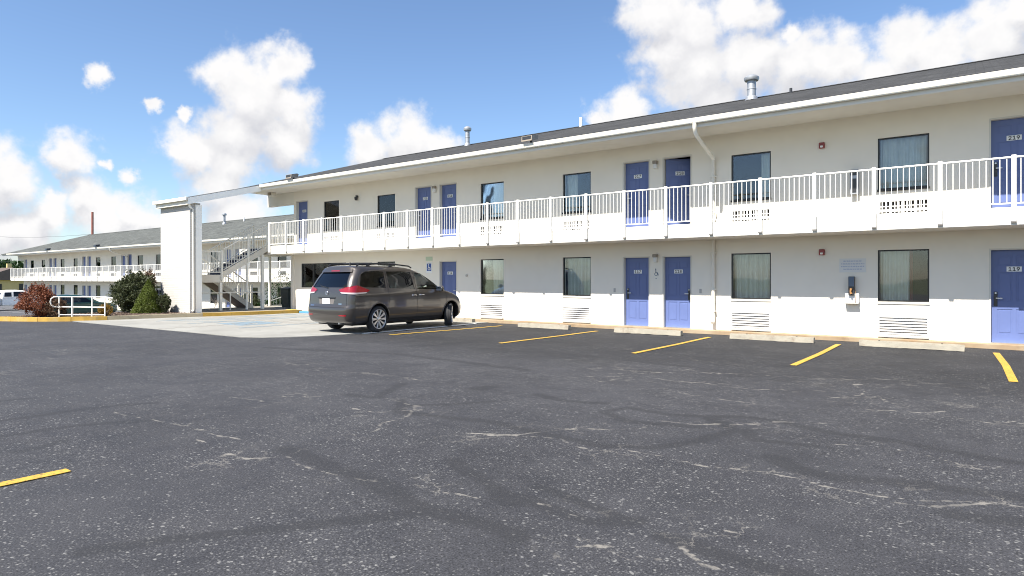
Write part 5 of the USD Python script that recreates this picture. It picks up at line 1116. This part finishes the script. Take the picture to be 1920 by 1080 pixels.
def shrub(name, lab, loc, size, n, leaf, mt, seed, cone=False, taper=0.0, stems=5, clumps=40, spread=0.3, noise_amp=0.2, cat='shrub', stem_mat='bark', extra=None, group=None):
    r = np.random.default_rng(seed); t = thing(name, lab, cat, loc, 0, group)
    p, d = blob_points(n, None, r, clumps=clumps, spread=spread, noise_amp=noise_amp)
    if cone:
        q = r.uniform(0, 1, n) ** 1.6; a = r.uniform(0, 2 * math.pi, n); rad = (1 - q ** 1.35) * (0.80 + 0.35 * (meshkit.noise(np.stack([np.cos(a) * 2.4, np.sin(a) * 2.4, q * 5], 1)))) * np.sqrt(r.uniform(0.45, 1, n)) + 0.02
        p = np.stack([rad * np.cos(a), rad * np.sin(a), q * 2 - 1], 1); d = np.stack([np.cos(a), np.sin(a), np.full(n, 0.5)], 1); d /= np.linalg.norm(d, axis=1, keepdims=True)
    p[:, :2] *= (1 - taper * np.clip((p[:, 2:] + 0.6) / 1.6, 0, 1))
    w = np.array(size) / 2
    cr = part('crown', leaves(p * w + [0, 0, w[2] + 0.04], d, leaf, r, jit=0.6 if cone else 0.8), mt, t)
    sm = MB()
    for k in range(stems):
        a = 2 * math.pi * k / stems + r.uniform(0, 1); e = np.array([math.cos(a) * w[0] * .5, math.sin(a) * w[1] * .5, w[2] * 1.2])
        sm.tube([(0.04 * math.cos(a), 0.04 * math.sin(a), -0.03), e * [.35, .35, .5], e], [0.022, 0.016, 0.006], 5)
    part('stems', sm, stem_mat, t)
    if extra: extra(t, r, w)
    return t

shrub('rust_bush', 'rust-red rounded bush at the kerb in front of the white pickup', (-27.35, 8.35, 0.1), (1.50, 1.35, 1.20), 8500, 0.030, 'leaf_rust', 1, clumps=30, noise_amp=0.42, taper=0.5, spread=0.26)
shrub('low_bush', 'low grey-brown bush leaning against the right side of the rust-red bush', (-26.78, 8.72, 0.1), (0.95, 0.85, 0.62), 3500, 0.028, 'leaf_grey_rust', 2, clumps=20, noise_amp=0.45, taper=0.3)
shrub('dark_bush', 'large dark mixed evergreen bush left of the brick pillar', (-28.1, 11.95, 0.05), (1.95, 1.8, 1.64), 15000, 0.042, 'leaf_dark', 3, clumps=40, noise_amp=0.42, spread=0.24, taper=0.25)
shrub('dark_bush', 'greyish brown bush tight against the brick pillar behind the green cone', (-28.15, 12.45, 0.08), (0.8, 0.7, 1.72), 4500, 0.04, 'leaf_grey_rust', 4, clumps=26, noise_amp=0.3)
shrub('cone_shrub', 'bright green cone-shaped evergreen shrub in front of the brick pillar', (-27.08, 12.02, 0.09), (1.15, 1.15, 1.34), 14000, 0.026, 'leaf_green', 5, cone=True)
shrub('low_bush', 'brown-green low bush at the right foot of the green cone', (-26.72, 12.42, 0.09), (0.7, 0.55, 0.72), 3600, 0.03, 'leaf_dark', 6, clumps=20, noise_amp=0.35)
shrub('yellow_bush', 'small yellow and orange bush at the right end of the pipe handrail', (-26.15, 10.1, 0.09), (0.48, 0.48, 0.46), 2600, 0.022, 'leaf_yellow', 7, clumps=16, noise_amp=0.25)
def bare(name, lab, loc, h, seed, mt='twig_grey'):
    r = np.random.default_rng(seed); t = thing(name, lab, 'shrub', loc); mb = MB()
    def grow(p, d, l, rad, lev):
        q = p + d * l; mid = (p + q) / 2 + r.normal(size=3) * l * 0.06; mb.tube([p, mid, q], [rad, rad * .8, rad * .55], 5)
        if lev:
            for _ in range(3):
                e = d + r.normal(size=3) * 0.5; e[2] = abs(e[2]) * 0.8 + 0.1; e /= np.linalg.norm(e); grow(q, e, l * r.uniform(.5, .8), rad * .55, lev - 1)
    for k in range(5):
        a = k * 1.26; grow(np.zeros(3), np.array([math.cos(a) * .35, math.sin(a) * .35, 0.9]), h * 0.38, 0.018, 3)
    part('branches', mb, mt, t)
bare('bare_shrub', 'leafless grey shrub seen under the stair landing', (-31.2, 17.2, -0.65), 1.5, 8)
shrub('dark_bush', 'dark green bush beneath the stairs beside the bare shrub', (-30.6, 18.6, -0.5), (1.2, 1.2, 1.2), 4000, 0.04, 'leaf_dark', 9)
shrub('loose_bush', 'loose light green bush behind the middle of the stairs', (-30.8, 20.6, -0.5), (1.5, 1.5, 2.4), 3000, 0.04, 'leaf_tree', 10, clumps=22, noise_amp=0.4)
shrub('loose_bush', 'small green plants at the foot of the stairs', (-29.9, 19.0, -0.2), (1.0, 0.9, 0.6), 2000, 0.03, 'leaf_tree', 12, clumps=16, noise_amp=0.4)

def tree(lab, loc, h, rad, seed, mt='leaf_tree', n=5000, leaf=0.22, group=None):
    r = np.random.default_rng(seed); t = thing('tree', lab, 'tree', loc, 0, group)
    part('trunk', MB().tube([(0, 0, -0.2), (0.05, 0, h * .3), (0.0, 0.1, h * .55), (0.1, 0, h * .8)], [h * .03, h * .022, h * .016, h * .006], 8).tube([(0.03, 0, h * .35), (rad * .4, 0.2, h * .6)], [h * .012, h * .005], 6).tube([(0.03, 0, h * .38), (-rad * .4, -0.2, h * .65)], [h * .012, h * .005], 6), 'bark', t)
    p, d = blob_points(n, None, r, hollow=0.35, clumps=34, spread=0.24, noise_amp=0.25)
    part('crown', leaves(p * [rad, rad, h * .36] + [0, 0, h * .64], d, leaf, r), mt, t)

# far left: a house, trees and the wires
hs = thing('house', 'distant yellow house with a dark brown roof at the left edge', 'house', (-150, 40, -1.6))
part('wall', MB().box(-6, -5, 0, 6, 5, 3.0), 'house_wall', hs)
rfh = part('roof', MB().prism(Polygon([(-5.8, 2.9), (5.8, 2.9), (0, 5.2)]), -6.6, 6.6, 'yz'), 'house_roof', hs)
part('chimney', MB().box(1, 0.4, 4.5, 1.7, 1.1, 6.0), 'house_wall', rfh)
for y in (-3.0, 1.0):
    w = part('window', MB().box(6.0, y, 1.0, 6.05, y + 1.4, 2.2), 'frame_bronze', hs)
for i, (x, y, h, rad, lab) in enumerate(((-150, 44, 4.6, 3.6, 'green tree behind the yellow house, leftmost'), (-146, 60, 5.2, 4.0, 'green tree behind the yellow house beside the far railing'), (-112, 44.5, 5.0, 2.6, 'bushy tree just beyond the end of the far wing'))):
    tree(lab, (x, y, -1.5), h, rad, 30 + i, group=None)
tr = np.random.default_rng(77); wv = []
for k in range(90):
    a = math.radians(tr.uniform(-100, 20)) if k < 90 else math.radians(tr.uniform(0, 360)); d = tr.uniform(230, 330); wv.append((d * math.sin(a), d * math.cos(a), tr.uniform(6, 11), tr.uniform(7, 13)))
mb = MB()
for (x, y, h, rad) in wv:
    p, d = blob_points(420, None, tr, hollow=0.3, clumps=14, spread=0.3, noise_amp=0.3)
    mb.tm(leaves(p * [rad, rad, h * .5] + [x, y, h * .5 - 1], d, 1.1, tr))
tag(part('far_trees', mb, 'leaf_tree'), 'distant line of green woodland along the horizon', 'trees', kind='stuff')
pl = thing('utility_pole', 'reddish brown pole rising behind the far pale roof', 'pole', (-130.0, 48.0, -1.3))
part('shaft', MB().tube([(0, 0, 0), (0, 0, 15.0)], [0.24, 0.20], 10), 'pole_rust', pl)
part('step_bolts', MB().bar((-0.5, 0, 10.9), (0.5, 0, 10.9), 0.08), 'pole_rust', pl)
pole_top = np.array([-130.0, 48.0, 9.7])
def wire(a, b, sag, lab):
    a, b = np.array(a, float), np.array(b, float); t = np.linspace(0, 1, 24)[:, None]
    o = part('overhead_wire', MB().tube(a + (b - a) * t - np.array([0, 0, 1.0]) * (sag * 4 * t * (1 - t)), 0.022, 5), 'wire_black'); tag(o, lab, 'wire')
wire(pole_top, (-200, 42, 13.0), 1.0, 'thin dark overhead wire running left from the reddish pole')
wire((-130, 48, 7.6), (-200, 43, 7.3), 0.8, 'lower overhead wire crossing the sky above the far railing')
wire((-130, 48, 6.6), (-200, 43, 5.6), 0.8, 'lowest overhead wire near the far treetops at the left edge')
